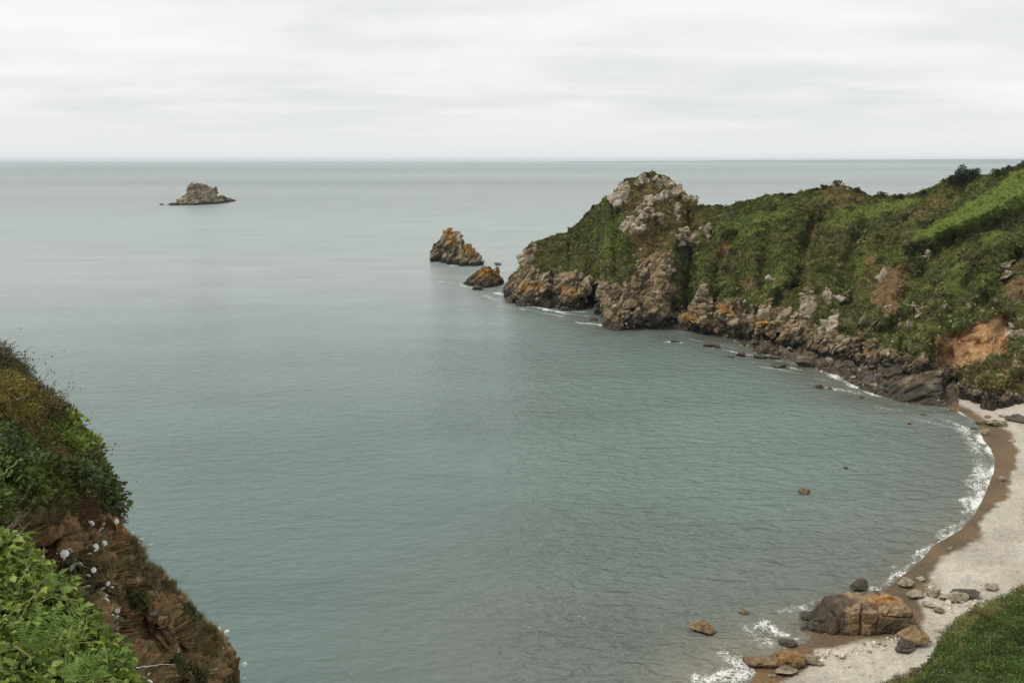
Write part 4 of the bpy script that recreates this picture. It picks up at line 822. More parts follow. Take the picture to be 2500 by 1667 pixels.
# ------------------------------------------------------------------ scrub and turf on the headland
CL = [leaf_clump('scrub_sprig', 64, 1.0, .46, 500+i, M_LEAF, flat=.55) for i in range(6)]+[leaf_clump('bramble_sprig', 48, 1.0, .6, 520+i, M_LEAF, flat=.55, aspect=1.6) for i in range(3)]
veg = np.clip(1-np.maximum.reduce([rock, crag*1.0, slip*1.2, earth*.75]), 0, 1)
w = ((T > .01) & (T < 1.12))*(veg**1.5)*(U < 2620)*(1-softpoly(U, V, SLIP, 7))
ix, r_ = pick(w, 46000, 7); Pn = HD['P'].reshape(-1, 3)[ix]; Nn = HD['N'].reshape(-1, 3)[ix]; Nn = Nn+np.array([0, 0, .8]); Cn = HD['col'].reshape(-1, 3)[ix]
br = (Cn[:, 1] > .13); sc = np.where(br, r_.uniform(.25, .45, len(ix)), r_.uniform(.24, .6, len(ix))*(1+.6*(r_.uniform(size=len(ix)) > .93)))
uu = U.ravel()[ix]; sc *= np.where(uu > 2000, .8, 1.0)
g_ = r_.normal(size=(len(ix), 1))*.22+1.12; sh_ = np.stack([1+.06*r_.normal(size=len(ix)), 1+0*sc, 1+.05*r_.normal(size=len(ix))], -1)
big_ = (r_.uniform(size=len(ix)) > .988) & ~br; sc = np.where(big_, r_.uniform(.9, 1.5, len(ix)), sc); g_ = np.where(big_[:, None], g_*.68, g_)
scatter('hillside_scrub', Pn-.12*Nn/np.linalg.norm(Nn, axis=1, keepdims=True), eul_from_normal(Nn, r_), sc, np.clip(Cn*g_*sh_*np.exp(np.clip(r_.normal(size=(len(ix), 1)), -2, 1.3)*.27)*1.45, .008, .5), CL)

# bushes one can tell apart on the skyline, and the tree
def tube(pts, rads, n=6):
    V, F = [], []; pts = [np.array(p, float) for p in pts]
    for i, p in enumerate(pts):
        d = pts[min(i+1, len(pts)-1)]-pts[max(i-1, 0)]; d /= np.linalg.norm(d)+1e-9; a = np.cross(d, [0.31, .2, .93]); a /= np.linalg.norm(a)+1e-9; b_ = np.cross(d, a)
        for k in range(n): V.append(p+rads[i]*(a*math.cos(6.2832*k/n)+b_*math.sin(6.2832*k/n)))
    for i in range(len(pts)-1):
        for k in range(n): F.append((i*n+k, i*n+(k+1) % n, (i+1)*n+(k+1) % n, (i+1)*n+k))
    return V, F
def tubes_mesh(name, L, mat):
    V, F = [], []
    for pts, r, n in L:
        v, f = tube(pts, r, n); k = len(V); V += v; F += [tuple(x+k for x in q) for q in f]
    return mesh_np(name, np.array(V), np.array(F), mat, smooth=True)
def crown_mesh(name, centres, rads, n, size, seed, mat, base, zmin=-9, hollow=.55):
    rg_ = np.random.default_rng(seed); V, F, A, C = [], [], [], []
    for i in range(n):
        k0 = int(rg_.integers(len(centres))); c = centres[k0]; d = rg_.normal(size=3); d /= np.linalg.norm(d); p = c+d*rads[k0]*rg_.uniform(hollow, 1.05)
        if p[2] < zmin: continue
        ax = d+rg_.normal(size=3)*.8; ax /= np.linalg.norm(ax); s_ = np.cross(ax, rg_.normal(size=3)); s_ /= np.linalg.norm(s_)+1e-9; L = size*rg_.uniform(.7, 1.4); W = L/2
        k = len(V); V += [p, p+ax*L*.5+s_*W*.5, p+ax*L, p+ax*L*.5-s_*W*.5]; F.append((k, k+1, k+2, k+3)); A += [rg_.uniform(.6, 1.5)]*4; C += [np.array(base)*(1+.25*rg_.normal())]*4
    return mesh_np(name, np.array(V), np.array(F), mat, np.abs(np.array(C)), attrs={'shade': A})
M_CROWN = leaf_mat('bush_leaf', inst=False)
def bush(label, u, v, w_px, h_px, seed, base, name='bush', dv=3):
    P_, N_, _ = head_at(u, v+dv); _, _, dep = proj(P_); W, Hh = w_px*dep/FPX, h_px*dep/FPX; rg_ = np.random.default_rng(seed)
    r0 = link(name, None, None, P_); tag(r0, label, 'bush')
    cs = [np.array([rg_.uniform(-.35, .35)*W, rg_.uniform(-.25, .25)*W, rg_.uniform(.25, .72)*Hh]) for _ in range(7)]
    link('foliage', crown_mesh('foliage', cs, [rg_.uniform(.22, .36)*min(W, Hh*1.3) for _ in cs], 900, .26, seed, M_CROWN, base, -.3), r0)
    link('stem', tubes_mesh('stem', [([(0, 0, -.6), (c[0]*.4, c[1]*.4, c[2]*.5), tuple(c)], [.07, .05, .02], 5) for c in cs], M_BARK), r0)
for lab, u, v, w_, h_, bs in [('dark bush on the skyline where the summit crag meets the green shoulder', 1480, 488, 26, 12, (.04,.062,.018)), ('low brown bush on the hilltop left of the pale rocks', 2012, 456, 26, 9, (.08,.065,.03)),
    ('brown bush at the right side of the hilltop pale rocks', 2090, 462, 24, 10, (.09,.075,.03)), ('flat topped bush in the skyline dip', 2154, 474, 30, 12, (.075,.085,.028)), ('second bush in the skyline dip, right of the flat topped one', 2196, 478, 30, 10, (.05,.06,.022)),
    ('tiny bush on the skyline left of the lone tree', 2255, 467, 12, 7, (.04,.055,.02)), ('bush on the skyline between the lone tree and the right edge', 2445, 423, 44, 12, (.035,.055,.016)), ('small bush on the gently rising skyline beyond the saddle', 1924, 474, 14, 6, (.05,.06,.022)),
    ('low dark bush on the skyline of the left green shoulder', 1450, 506, 16, 8, (.05,.07,.02)), ('dark bush on the very top of the summit crag', 1576, 424, 16, 6, (.05,.05,.02))]:
    bush(lab, u, v, w_, h_, int(u), bs)
for i, (u, v, w_) in enumerate([(2036,449,22), (2056,450,20), (2068,456,14)]):
    P_, N_, _ = head_at(u, v+3); o = link('rock', RB[[0, 2, 5][i]][1], head, P_-np.array([0, 0, .6])); s = w_*.115; o.scale = (s, s, s*.7); o.rotation_euler = (0, .1, i*2.)
P_, N_, _ = head_at(2352, 452); _, _, dep = proj(P_); k = dep/FPX; tr = link('tree', None, None, P_); tag(tr, 'lone wind shaped tree standing dark on the right hand skyline', 'tree')
rt = np.random.default_rng(77); cs = []; limbs = []
for i in range(34):
    a = rt.uniform(-1, 1); zz_ = rt.uniform(.2, 1.0)*math.sqrt(1-.8*a*a)*.82; cs.append(np.array([a*34*k, rt.uniform(-.6, .6)*20*k, zz_*50*k+4*k])); c = cs[-1]
    limbs.append(([(c[0]*.05, 0, .5*k), (c[0]*.3, c[1]*.3, c[2]*.45), tuple(c*.98)], [.12, .08, .02], 5))
link('crown', crown_mesh('crown', cs, [rt.uniform(.7, 1.15)*8.5*k for _ in cs], 9000, .34, 5, M_CROWN, (.045,.055,.028), .2, .35), tr)
link('trunk', tubes_mesh('trunk', [([(0, 0, -1.2), (.1, 0, .8*k), (0, 0, 6*k)], [.3, .25, .15], 8)]+limbs, M_BARK), tr)

# ------------------------------------------------------------------ two boats far out
def boat(label, u, v, Lm, wake):
    p = atZ(u, v, 0.); r0 = link('boat', None, None, p); tag(r0, label, 'boat'); W = Lm*.28
    prof = [(-.5, .42), (-.2, .5), (.15, .48), (.38, .28), (.5, .02)]; V, F = [], []
    for x, w_ in prof: V += [(x*Lm, -w_*W, Lm*.10), (x*Lm*.95, -w_*W*.5, -.3), (x*Lm*.95, w_*W*.5, -.3), (x*Lm, w_*W, Lm*.10)]
    for i in range(4):
        for j in range(3): F.append((i*4+j, i*4+j+1, i*4+j+5, i*4+j+4))
        F.append((i*4+3, i*4, i*4+4, i*4+7))
    F.append((0, 3, 2, 1)); link('hull', mesh_np('hull', np.array(V), F, M_PAINT), r0)
    bm = bmesh.new(); bmesh.ops.create_cube(bm, size=1, matrix=Matrix.Translation((-.08*Lm, 0, Lm*.17)) @ Matrix.Diagonal((Lm*.42, W*.6, Lm*.14, 1))); bmesh.ops.bevel(bm, geom=bm.edges[:], offset=Lm*.02, segments=2, affect='EDGES'); me = bpy.data.meshes.new('cabin'); bm.to_mesh(me); bm.free(); me.materials.append(M_PAINT); link('cabin', me, r0)
    bm = bmesh.new(); bmesh.ops.create_cube(bm, size=1, matrix=Matrix.Translation((-.08*Lm, 0, Lm*.19)) @ Matrix.Diagonal((Lm*.43, W*.61, Lm*.04, 1))); me = bpy.data.meshes.new('window_band'); bm.to_mesh(me); bm.free(); me.materials.append(M_DARKP); link('window_band', me, r0)
    if wake:
        L = wake; V = [(-.45*Lm, -.4*W, .06), (-.45*Lm, .4*W, .06), (-L, .9*W+14, .06), (-L, -.9*W-14, .06)]; link('wake', mesh_np('wake', np.array(V), [(0, 1, 2, 3)], M_PAINT), r0)
boat('white boat with a pale wake far out beyond the summit crag', 1672, 405.6, 22, 46)
boat('tiny white boat far out below the distant coast', 2089, 402, 20, 0)

# ------------------------------------------------------------------ the near clifftop on the left
EDGE = [(-520,600),(-260,740),(-60,842),(0,874),(31,890),(52,909),(64,927),(101,952),(135,982),(153,1004),(177,1040),(211,1071),(220,1095),(223,1120),(245,1141),(251,1172),(263,1202),(285,1255),(296,1275),(309,1300),(324,1324),
    (350,1350),(359,1378),(386,1396),(412,1420),(426,1441),(460,1471),(479,1503),(505,1529),(529,1540),(553,1551),(567,1569),(580,1609),(586,1667),(610,1800),(660,2100),(700,2500)]
DC = np.array([(-300,900,9),(0,870,13.5),(0,1000,10.5),(0,1150,8.6),(0,1250,8),(100,952,13.5),(150,1004,13.5),(211,1071,13),(245,1141,12.6),(285,1255,12.6),(100,1100,11),(150,1200,10.6),(80,1250,9.2),(150,1350,9.8),(354,1356,13.5),
    (250,1400,11),(412,1420,15),(479,1503,16),(400,1550,13.5),(553,1551,18),(586,1667,18),(450,1667,14),(330,1667,11),(-300,1300,6.5),(200,1500,10.5),(0,1400,8),(100,1667,9),(640,2100,17),(300,2200,10),(-300,2200,7),(250,1270,11.8),(-500,700,11)], float)
def dep_left(u, v):
    u = np.asarray(u, float); v = np.asarray(v, float); w_, s_ = 0, 0
    for x, y, d in DC:
        w = 1/(((u-x)**2+(v-y)**2)/1e4+.08)**1.6; w_ = w_+w; s_ = s_+w*d
    return s_/w_
nvr, nur = 560, 260
vv = np.linspace(600, 2450, nvr); ue = np.interp(vv, [p[1] for p in EDGE], [p[0] for p in EDGE]); t_ = np.linspace(0, 1, nur)**.8
U = -700+(ue[:, None]+700)*t_[None, :]; V = vv[:, None]+0*U
D = dep_left(U, V)+.35*(t_[None, :]**30)
HOL = [([(0,1285),(30,1262),(60,1300)], 1.0, 26), ([(150,1010),(165,1040),(150,1065)], .55, 22), ([(130,1120),(165,1135)], .5, 18), ([(350,1430),(348,1520)], .35, 14), ([(270,1500),(290,1540)], .5, 18), ([(120,1275),(230,1285)], .35, 10), ([(470,1640),(540,1560)], -.3, 18), ([(380,1480),(450,1560)], -.4, 16), ([(150,1270),(150,1330)], -.3, 10)]
fade = np.clip((1-t_)*14, 0, 1)[None, :]
for pts, a, w in HOL:
    d_, _ = seg_dist(U, V, pts); D = D+a*np.exp(-(d_/w)**2)*fade
P = atD(U, V, D); ext = []
for s in np.array([.15, .4, .8, 1.4, 2.2, 3.5, 6, 12, 30.]):
    e_ = atD(ue-1-2*s**.5, vv+(150 if s < 3 else 60)*s**.7, D[:, -1]+1.3*s); ext.append(e_)
P = np.concatenate([P, np.stack(ext, 1)], 1); pad = lambda A: np.concatenate([A, np.repeat(A[:, -1:], 9, 1)], 1); U, V = pad(U), pad(V)
N = grid_normals(smooth_grid(P, 3)); N = N*np.sign((N*(np.array([0, 0, H])-P)).sum(-1).mean())
BLINE = [(-500,1150),(0,1262),(60,1275),(110,1262),(150,1266),(215,1272),(245,1262),(262,1246),(300,1215)]
w1_ = fbm(P, .6, 4, 400); bl = np.interp(U, [p[0] for p in BLINE], [p[1] for p in BLINE]); bushy = 1-sst(V+22*w1_-bl, -10, 10)
QL = tilt_strata(P, .5, (1, 1, .9)); h1, j1, i1 = cells(QL, .50, 410, 1., .9); h2, j2, i2 = cells(QL, .16, 420, 1., .85)
disp = (1-bushy)*((h1-.5)*.26+(h2-.5)*.12+.12*fbm(P, .5, 4, 402)-.07*(1-sst(j1, 0, .07))-.03*(1-sst(j2, 0, .08)))+bushy*(.24*np.abs(fbm(P, .8, 4, 403))+.10*fbm(P, .3, 2, 404)-.06)
P = P+N*(disp*np.clip(np.interp(np.arange(P.shape[1]), [0, nur-18, nur-1], [1, 1, .25]), 0, 1)[None, :])[..., None]
N = grid_normals(P); N = N*np.sign((N*(np.array([0, 0, H])-P)).sum(-1).mean())
f1, f2 = fbm(P, .9, 4, 430), fbm(P, .22, 4, 431)
col = mix(np.broadcast_to([.21, .125, .058], P.shape), np.array([.27, .175, .092]), np.clip(.45+.6*f1+.4*f2, 0, 1)); col = mix(col, np.array([.36, .19, .078]), sst(f1-.3*f2, .15, .6)*.7)
col = mix(col, np.array([.50, .43, .33]), sst(i2+.3*f2, .86, 1.05)*.55); col = mix(col, np.array([.13, .11, .045]), sst(fbm(P, .5, 4, 433), 0, .45)*.75)
col = mix(col, np.array([.40, .33, .23]), softpoly(U+6*f2, V+6*f1, [(520,1552),(553,1552),(570,1580),(560,1566),(530,1556)], 3)*.7)
col = mix(col, np.broadcast_to([.028, .030, .012], P.shape), bushy)
me = mesh_np('near_cliff', P.reshape(-1, 3), grid_faces(*P.shape[:2])[:, ::-1], M_EARTH, col.reshape(-1, 3), False)
tag(link('near_cliff', me), kind='structure')
LP, LN, LU, LV, LB = P, N, U, V, bushy
rl_ = np.random.default_rng(12)
A_ = np.linalg.norm(np.cross(np.gradient(P, axis=1), np.gradient(P, axis=0)), axis=-1); inv = (U > -60) & (V < 1720) & (np.arange(P.shape[1])[None, :] < nur+2)
def lpick(w, n):
    w = (w*A_*inv).ravel(); return rl_.choice(len(w), n, p=w/w.sum())
LC = [leaf_clump('shrub_sprig', 110, 1.0, .30, 600+i, M_LEAF, flat=.8, aspect=1.7) for i in range(4)]+[leaf_clump('gorse_sprig', 170, 1.0, .22, 610+i, M_LEAF, flat=.8, aspect=4) for i in range(4)]
ZONES = [((30,900),60,(.050,.060,.022),1), ((100,960),40,(.045,.048,.022),1), ((15,1000),50,(.115,.115,.030),1), ((60,1050),40,(.095,.090,.032),1), ((190,1050),26,(.105,.170,.030),0), ((205,1090),28,(.125,.185,.034),0), ((150,1075),22,(.085,.140,.028),0), ((150,1030),26,(.030,.036,.014),0),
    ((20,1110),40,(.045,.075,.022),0), ((110,1130),36,(.095,.088,.034),1), ((70,1100),30,(.055,.095,.026),0), ((190,1150),30,(.040,.068,.022),0), ((225,1150),26,(.075,.115,.028),0), ((240,1200),26,(.050,.078,.024),0), ((60,1200),40,(.070,.110,.026),0), ((140,1210),30,(.090,.092,.030),1),
    ((190,1240),24,(.110,.078,.040),1), ((110,1240),30,(.078,.080,.026),1), ((265,1245),20,(.045,.066,.024),0), ((10,1170),30,(.060,.100,.024),0)]
def zone_col(u, v):
    w = np.stack([np.exp(-((u-z[0][0])**2+(v-z[0][1])**2)/(z[1]*.8)**2) for z in ZONES], -1)+1e-6; g = rl_.gumbel(size=w.shape)*.35; k = np.argmax(np.log(w)+g, -1)
    return np.array([z[2] for z in ZONES])[k], np.array([z[3] for z in ZONES])[k]
ix = lpick((LB > .5)*1.0, 2300); p = P.reshape(-1, 3)[ix]; nn = N.reshape(-1, 3)[ix]; zc, zk = zone_col(U.ravel()[ix], V.ravel()[ix])
scatter('clifftop_scrub', p+nn*.02, eul_from_normal(nn+np.array([0, 0, .5]), rl_), rl_.uniform(.06, .16, len(ix))*(1+1.0*(rl_.uniform(size=len(ix)) > .88)), zc*np.array([1.75, 1.45, 1.3])*rl_.uniform(.45, 1.5, (len(ix), 1)), LC, idx=np.where(zk == 1, 4, 0)+rl_.integers(4, size=len(ix)))
tn = [grass_tuft('dry_tuft', 34, 1.0, 640+i, M_LEAF, .25) for i in range(4)]
d_b = lambda pts, w: np.exp(-(seg_dist(U, V, pts)[0]/w)**2)
wgrass = (LB < .5)*(.12+1.3*d_b([(320,1330),(365,1390),(430,1450),(470,1500),(520,1545)], 26)+.5*np.clip(f1, 0, 1)+.5*d_b([(540,1580),(560,1700)], 30))
ix = lpick(wgrass**1.5, 1900); p = P.reshape(-1, 3)[ix]; nn = N.reshape(-1, 3)[ix]; pick_ = rl_.integers(5, size=len(ix)); cc = np.array([[.15,.12,.055],[.09,.10,.035],[.20,.155,.075],[.07,.085,.028],[.13,.085,.045]])[pick_]
scatter('dry_clifftop_grass', p, eul_from_normal(nn*.5+np.array([0, 0, 1.]), rl_), rl_.uniform(.06, .15, len(ix)), cc*1.7*rl_.uniform(.7, 1.3, (len(ix), 1)), tn)
def left_at(u, v, off=0.0):
    k = np.argmin((LU[:, :nur]-u)**2+(LV[:, :nur]-v)**2); i, j = divmod(int(k), nur); return LP[i, j]+LN[i, j]*off, LN[i, j]
# two separate dark bushes and a feathery one growing out of the earth face
def near_bush(label, u, v, r_px, base, seed, size, n=1800, hh=.8):
    p, n_ = left_at(u, v); _, _, dep = proj(p); R = r_px*dep/FPX; r0 = link('bush', None, None, p); tag(r0, label, 'bush'); q = np.random.default_rng(seed)
    cs = [n_*R*.25+np.array([q.uniform(-.6, .6)*R, q.uniform(-.3, .3)*R, q.uniform(-.6, .6)*R*hh]) for _ in range(9)]
    link('foliage', crown_mesh('foliage', cs, [R*q.uniform(.3, .5) for _ in cs], n, size, seed, M_CROWN, base), r0)
    link('stem', tubes_mesh('stem', [([tuple(-n_*.15), tuple(c*.5), tuple(c)], [.018, .012, .005], 4) for c in cs], M_TWIG), r0)
near_bush('dark olive bush clinging to the middle of the brown earth face', 318, 1470, 38, (.12,.13,.04), 1, .05)
near_bush('small olive bush just under the dark olive one on the earth face', 296, 1528, 20, (.11,.10,.04), 4, .05, 900)
near_bush('feathery dark green bush at the bottom of the earth face', 418, 1628, 46, (.10,.135,.042), 2, .035, 4200)
near_bush('brownish green bush at the bottom edge beside the feathery dark green one', 478, 1650, 34, (.13,.13,.05), 3, .05)
near_bush('small green bush in the notch above the brown cliff corner', 430, 1500, 26, (.10,.12,.045), 5, .05, 1200)

# bare branches and twigs
def branch(label, pts, r, seed, mat=M_TWIG, leaves=0, group=None, side=0, base=(.05,.06,.025), name='twig'):
    q = np.random.default_rng(seed); L = [atD(u, v, d) for u, v, d in pts]; P_ = [];
    for a, b_ in zip(L[:-1], L[1:]):
        for s in (0, .33, .66): P_.append(a+(b_-a)*s+q.normal(size=3)*r*.8)
    P_.append(L[-1]); n_ = len(P_); rads = [r*(1-.8*i/(n_-1)) for i in range(n_)]; o0 = P_[0].copy()
    r0 = link(name, None, None, o0); tag(r0, label, 'twig', group); Q = [p-o0 for p in P_]; T_ = [(Q, rads, 6)]
    for s in range(side):
        i = int(q.integers(n_//4, n_-1)); d = (Q[i]-Q[i-1]); d /= np.linalg.norm(d); e_ = d+q.normal(size=3)*.6; ln = q.uniform(.10, .30)
        T_.append(([Q[i], Q[i]+e_*ln*.5, Q[i]+e_*ln+q.normal(size=3)*.03], [rads[i]*.6, rads[i]*.45, rads[i]*.25], 5))
    link('stem', tubes_mesh('stem', T_, mat), r0)
    if leaves:
        V, F, A, C = [], [], [], []
        for k in range(leaves):
            t2, rr, _ = T_[int(q.integers(len(T_)))]; p = np.array(t2[int(q.integers(len(t2)//2, len(t2)))])+q.normal(size=3)*.004; ax = q.normal(size=3); ax /= np.linalg.norm(ax); s_ = np.cross(ax, q.normal(size=3)); s_ /= np.linalg.norm(s_); z_ = q.uniform(.03, .06)
            i = len(V); V += [p, p+ax*z_*.5+s_*z_*.28, p+ax*z_, p+ax*z_*.5-s_*z_*.28]; F.append((i, i+1, i+2, i+3)); A += [q.uniform(.7, 1.4)]*4; C += [base]*4
        link('leaf_spray', mesh_np('leaf_spray', np.array(V), np.array(F), M_CROWN, np.array(C), attrs={'shade': A}), r0)
    return r0
branch('long bare pale branch slanting up across the scrub and out over the sea', [(10,1300,8.2),(60,1245,9.2),(92,1200,9.8),(128,1178,10.2),(160,1150,10.8),(190,1130,11.4),(222,1112,12.2),(248,1096,12.6)], .013, 31, side=5, name='branch')
branch('green leafy stem arching in from the left edge of the scrub', [(-10,1163,8.0),(20,1145,8.4),(45,1125,8.8),(73,1112,9.2),(75,1095,9.4),(80,1085,9.5),(100,1082,9.8)], .010, 32, M_STEM, 16, side=4, base=(.14,.19,.045), name='branch')
branch('dead pale stick crossing the dark hollow in the scrub', [(38,978,10.4),(60,968,11),(73,958,11.4)], .008, 33, side=2, name='branch')
branch('thin white dead stem sticking out sideways near the bottom of the earth face', [(333,1630,9.6),(352,1626,9.6),(375,1624,9.6),(400,1621,9.6),(430,1620,9.6)], .006, 34, M_PETAL, name='branch')
branch('pale forked stick at the edge of the green leaves near the bottom left', [(40,1575,4.4),(55,1592,4.4),(75,1607,4.4)], .004, 35, M_TWIG, side=1, name='branch')
for i, pts in enumerate([[(0,1258,8.3),(12,1275,8.4),(30,1268,8.5),(40,1280,8.5),(28,1292,8.5)], [(20,1290,8.2),(45,1270,8.4),(50,1300,8.5),(65,1305,8.6)], [(0,1230,8.3),(20,1245,8.5),(42,1240,8.6),(60,1262,8.8)], [(5,1308,8.1),(30,1285,8.3),(55,1262,8.6),(75,1250,8.9)]]):
    branch(['curling pale root in the dark hollow above the green leaves', 'looped pale root just right of the curling one in the dark hollow', 'thin root along the top of the dark hollow', 'straight pale root slanting up out of the dark hollow'][i], pts, .012, 40+i, side=3, name='root')
branch('thin dark root trailing over bare earth below the scrub', [(62,1298,8.8),(90,1302,9.4),(115,1313,9.7),(148,1318,10)], .006, 46, name='root')
q = np.random.default_rng(9)
TW = [(5,880,8,-40),(18,886,14,-30),(38,900,30,-28),(40,905,6,-38),(60,925,22,-40),(80,945,26,-36),(90,950,40,-60),(110,962,26,-34),(130,980,34,-30),(140,990,46,-46),(165,1020,30,-26),(185,1048,34,-16),(215,1082,18,-16),(225,1110,20,-14),(243,1145,22,-16),(258,1195,28,-12),(268,1215,26,-30),(285,1250,22,-24),(350,1350,8,-26),(425,1440,14,-24),(0,850,14,-12)]
for i, (u, v, du, dv) in enumerate(TW):
    d = float(dep_left(u, v)); branch('thin leafy twig sticking out of the clifftop scrub against the sea' if i < 17 else 'thin bare twig standing up from the cliff edge against the sea', [(u-10, v+25, d), (u+du*.4, v+dv*.35, d), (u+du*.75+q.normal()*5, v+dv*.8, d+.1), (u+du, v+dv, d+.1)], .006, 60+i, leaves=5 if i < 17 else 0, side=5, group='thin twigs along the scrub edge' if i < 17 else 'bare twigs on the cliff edge')
for i, pts in enumerate([[(440,1540),(470,1530),(500,1560)], [(455,1560),(490,1545),(520,1580)], [(470,1590),(490,1640)], [(300,1370),(318,1345)], [(310,1375),(335,1360),(345,1350)], [(430,1490),(450,1500),(470,1495)], [(400,1450),(415,1430)], [(470,1520),(478,1610),(492,1665)]]):
    pp = []
    for u, v in pts: c, n_ = left_at(u, v, .07); uu_, vv_, dd_ = proj(c); pp.append((float(uu_), float(vv_), float(dd_)))
    branch('dead grey twig lying tangled on the brown cliff face', pp, .006, 90+i, side=3, group='dead twigs tangled on the cliff face')

# ------------------------------------------------------------------ leafy bank nearest the camera
NB = [(-300,1200),(0,1297),(61,1305),(69,1330),(101,1350),(130,1377),(138,1402),(181,1412),(192,1449),(229,1465),(239,1489),(255,1529),(282,1540),(289,1569),(322,1590),(330,1622),(350,1662),(380,1760),(450,2000),(520,2500)]
vv = np.linspace(1200, 2450, 200); ue = np.interp(vv, [p[1] for p in NB], [p[0] for p in NB])-24; t_ = np.linspace(0, 1, 110)
U = -400+(ue[:, None]+400)*t_[None, :]; V = vv[:, None]+0*U; ndep = lambda u, v: np.clip(5.9-1.5*(v-1290)/380+.35*(u-100)/300, 2.6, 7)
P = atD(U, V, ndep(U, V)+.12); ext = [atD(ue-1-2*s, vv+160*s, ndep(ue, vv)+.12+1.2*s) for s in (.06, .15, .3, .6, 1.2)]; P = np.concatenate([P, np.stack(ext, 1)], 1)
N = grid_normals(P); N = N*np.sign((N*(np.array([0, 0, H])-P)).sum(-1).mean()); P = P+N*(.07*fbm(P, .35, 4, 450))[..., None]
me = mesh_np('near_bank', P.reshape(-1, 3), grid_faces(*P.shape[:2])[:, ::-1], M_EARTH, mix(np.broadcast_to([.02,.026,.010], P.shape), np.array([.06,.045,.022]), np.clip(.4+fbm(P, .2, 3, 451), 0, 1)).reshape(-1, 3), False)
tag(link('near_bank', me), kind='structure')
def leaf_shape(name, c, seed, mat, w=.55, fold=.25, curl=.3):
    q = np.random.default_rng(seed); V, F = [], []; prof = [0.02, .55, .95, 1.0, .72, .32, .02]; n_ = len(prof)
    for i, a in enumerate(prof):
        s = i/(n_-1); x = s; z = -curl*s*s; ww = a*w*.5
        V += [(x, -ww, z+fold*ww), (x, 0, z-.02), (x, ww, z+fold*ww)]
    for i in range(n_-1):
        for j in range(2): k = i*3+j; F.append((k, k+3, k+4, k+1))
    V = np.array(V); C = np.broadcast_to(np.array(c), V.shape)*(.92+.16*q.uniform(size=(len(V), 1)))
    return mesh_np(name, V, np.array(F), mat, C, True, attrs={'shade': np.ones(len(V))*q.uniform(.85, 1.15)})
LCOL = [(.155,.225,.030),(.21,.29,.045),(.10,.165,.026),(.28,.33,.08),(.065,.115,.022),(.17,.245,.035)]
LS = [leaf_shape('leaf', LCOL[i % 6], i, M_GLOSS, w=[.5,.62,.38,.55,.7,.42,.5,.3][i % 8], fold=[.3,.5,.8,.2,.35,.9,.5,.7][i % 8], curl=[.15,.35,.5,.25,.1,.4,.6,.3][i % 8]) for i in range(16)]
LSI = [leaf_shape('leaf', (1,1,1), i, M_GLOSSI, w=[.5,.62,.38,.55,.7,.42][i % 6], fold=[.3,.5,.8,.2,.35,.9][i % 6], curl=[.15,.35,.5,.25,.1,.4][i % 6]) for i in range(6)]
plant = link('leafy_creeper', None, None, atD(np.array(100.), np.array(1600.), 5.0)); tag(plant, 'thick mass of glossy yellow green leaves and pods filling the bottom left corner', 'creeper')
bpy.context.view_layer.update(); PL = np.array(plant.location)
def bank_pt(q, umin=-30, vmax=1700):
    while True:
        v = q.uniform(1295, vmax); u = q.uniform(umin, np.interp(v, [p[1] for p in NB], [p[0] for p in NB])); 
        if u < np.interp(v, [p[1] for p in NB], [p[0] for p in NB]): return u, v
FERNZ = [(60,1480),(90,1455),(190,1450),(225,1470),(225,1530),(170,1580),(120,1600),(60,1560)]
q = np.random.default_rng(21); k = 0; stems = []
def leaf_rot(q):
    d = np.array([q.normal()*.9+.35, q.normal()*.55-.35, q.normal()*.55-.15]); return Vector(d).to_track_quat('X', 'Z') @ Quaternion((1, 0, 0), q.normal()*.6)
while k < 296:
    u, v = bank_pt(q)
    if inpoly(np.array(u), np.array(v), FERNZ) and q.uniform() < .6: continue
    p = atD(u, v, float(ndep(u, v))-q.uniform(.02, .16)); s = q.uniform(.058, .10); o = link('leaf', LS[int(q.integers(16))], plant, Vector(p-PL)); o.rotation_mode = 'QUATERNION'; o.rotation_quaternion = leaf_rot(q); o.scale = (s, s, s); k += 1
    stems.append(([p-PL, p-PL+np.array([q.normal()*.03, .03, -.05]), p-PL+np.array([q.normal()*.05, .10, -.10])], [.0022, .0022, .0026], 4))
link('stem', tubes_mesh('stem', stems, M_STEM), plant)
pts, R, sc, cc = [], [], [], []
for _ in range(3800):
    u, v = bank_pt(q, -80, 1740); p = atD(u, v, float(ndep(u, v))+q.uniform(-.12, .12)); pts.append(p-PL); R.append(tuple(leaf_rot(q).to_euler())); sc.append(q.uniform(.032, .066)); cc.append(np.array(LCOL[int(q.integers(6))])*q.uniform(.7, 1.3))
scatter('small_leaves', np.array(pts), np.array(R), np.array(sc), np.array(cc), LSI, idx=q.integers(6, size=len(pts)), parent=plant)
# tendrils
T_ = []
for _ in range(50):
    u, v = bank_pt(q); p = atD(u, v, float(ndep(u, v))-.12)-PL; d = q.normal(size=3)*.06; T_.append(([p, p+d+np.array([0, 0, .02]), p+2*d+q.normal(size=3)*.02, p+2.8*d+q.normal(size=3)*.03], [.0022, .002, .0016, .001], 4))
M_TEN = plain('yellow_tendril', (.30,.31,.10), .6, .2, 40)
link('tendril', tubes_mesh('tendril', T_, M_TEN), plant)

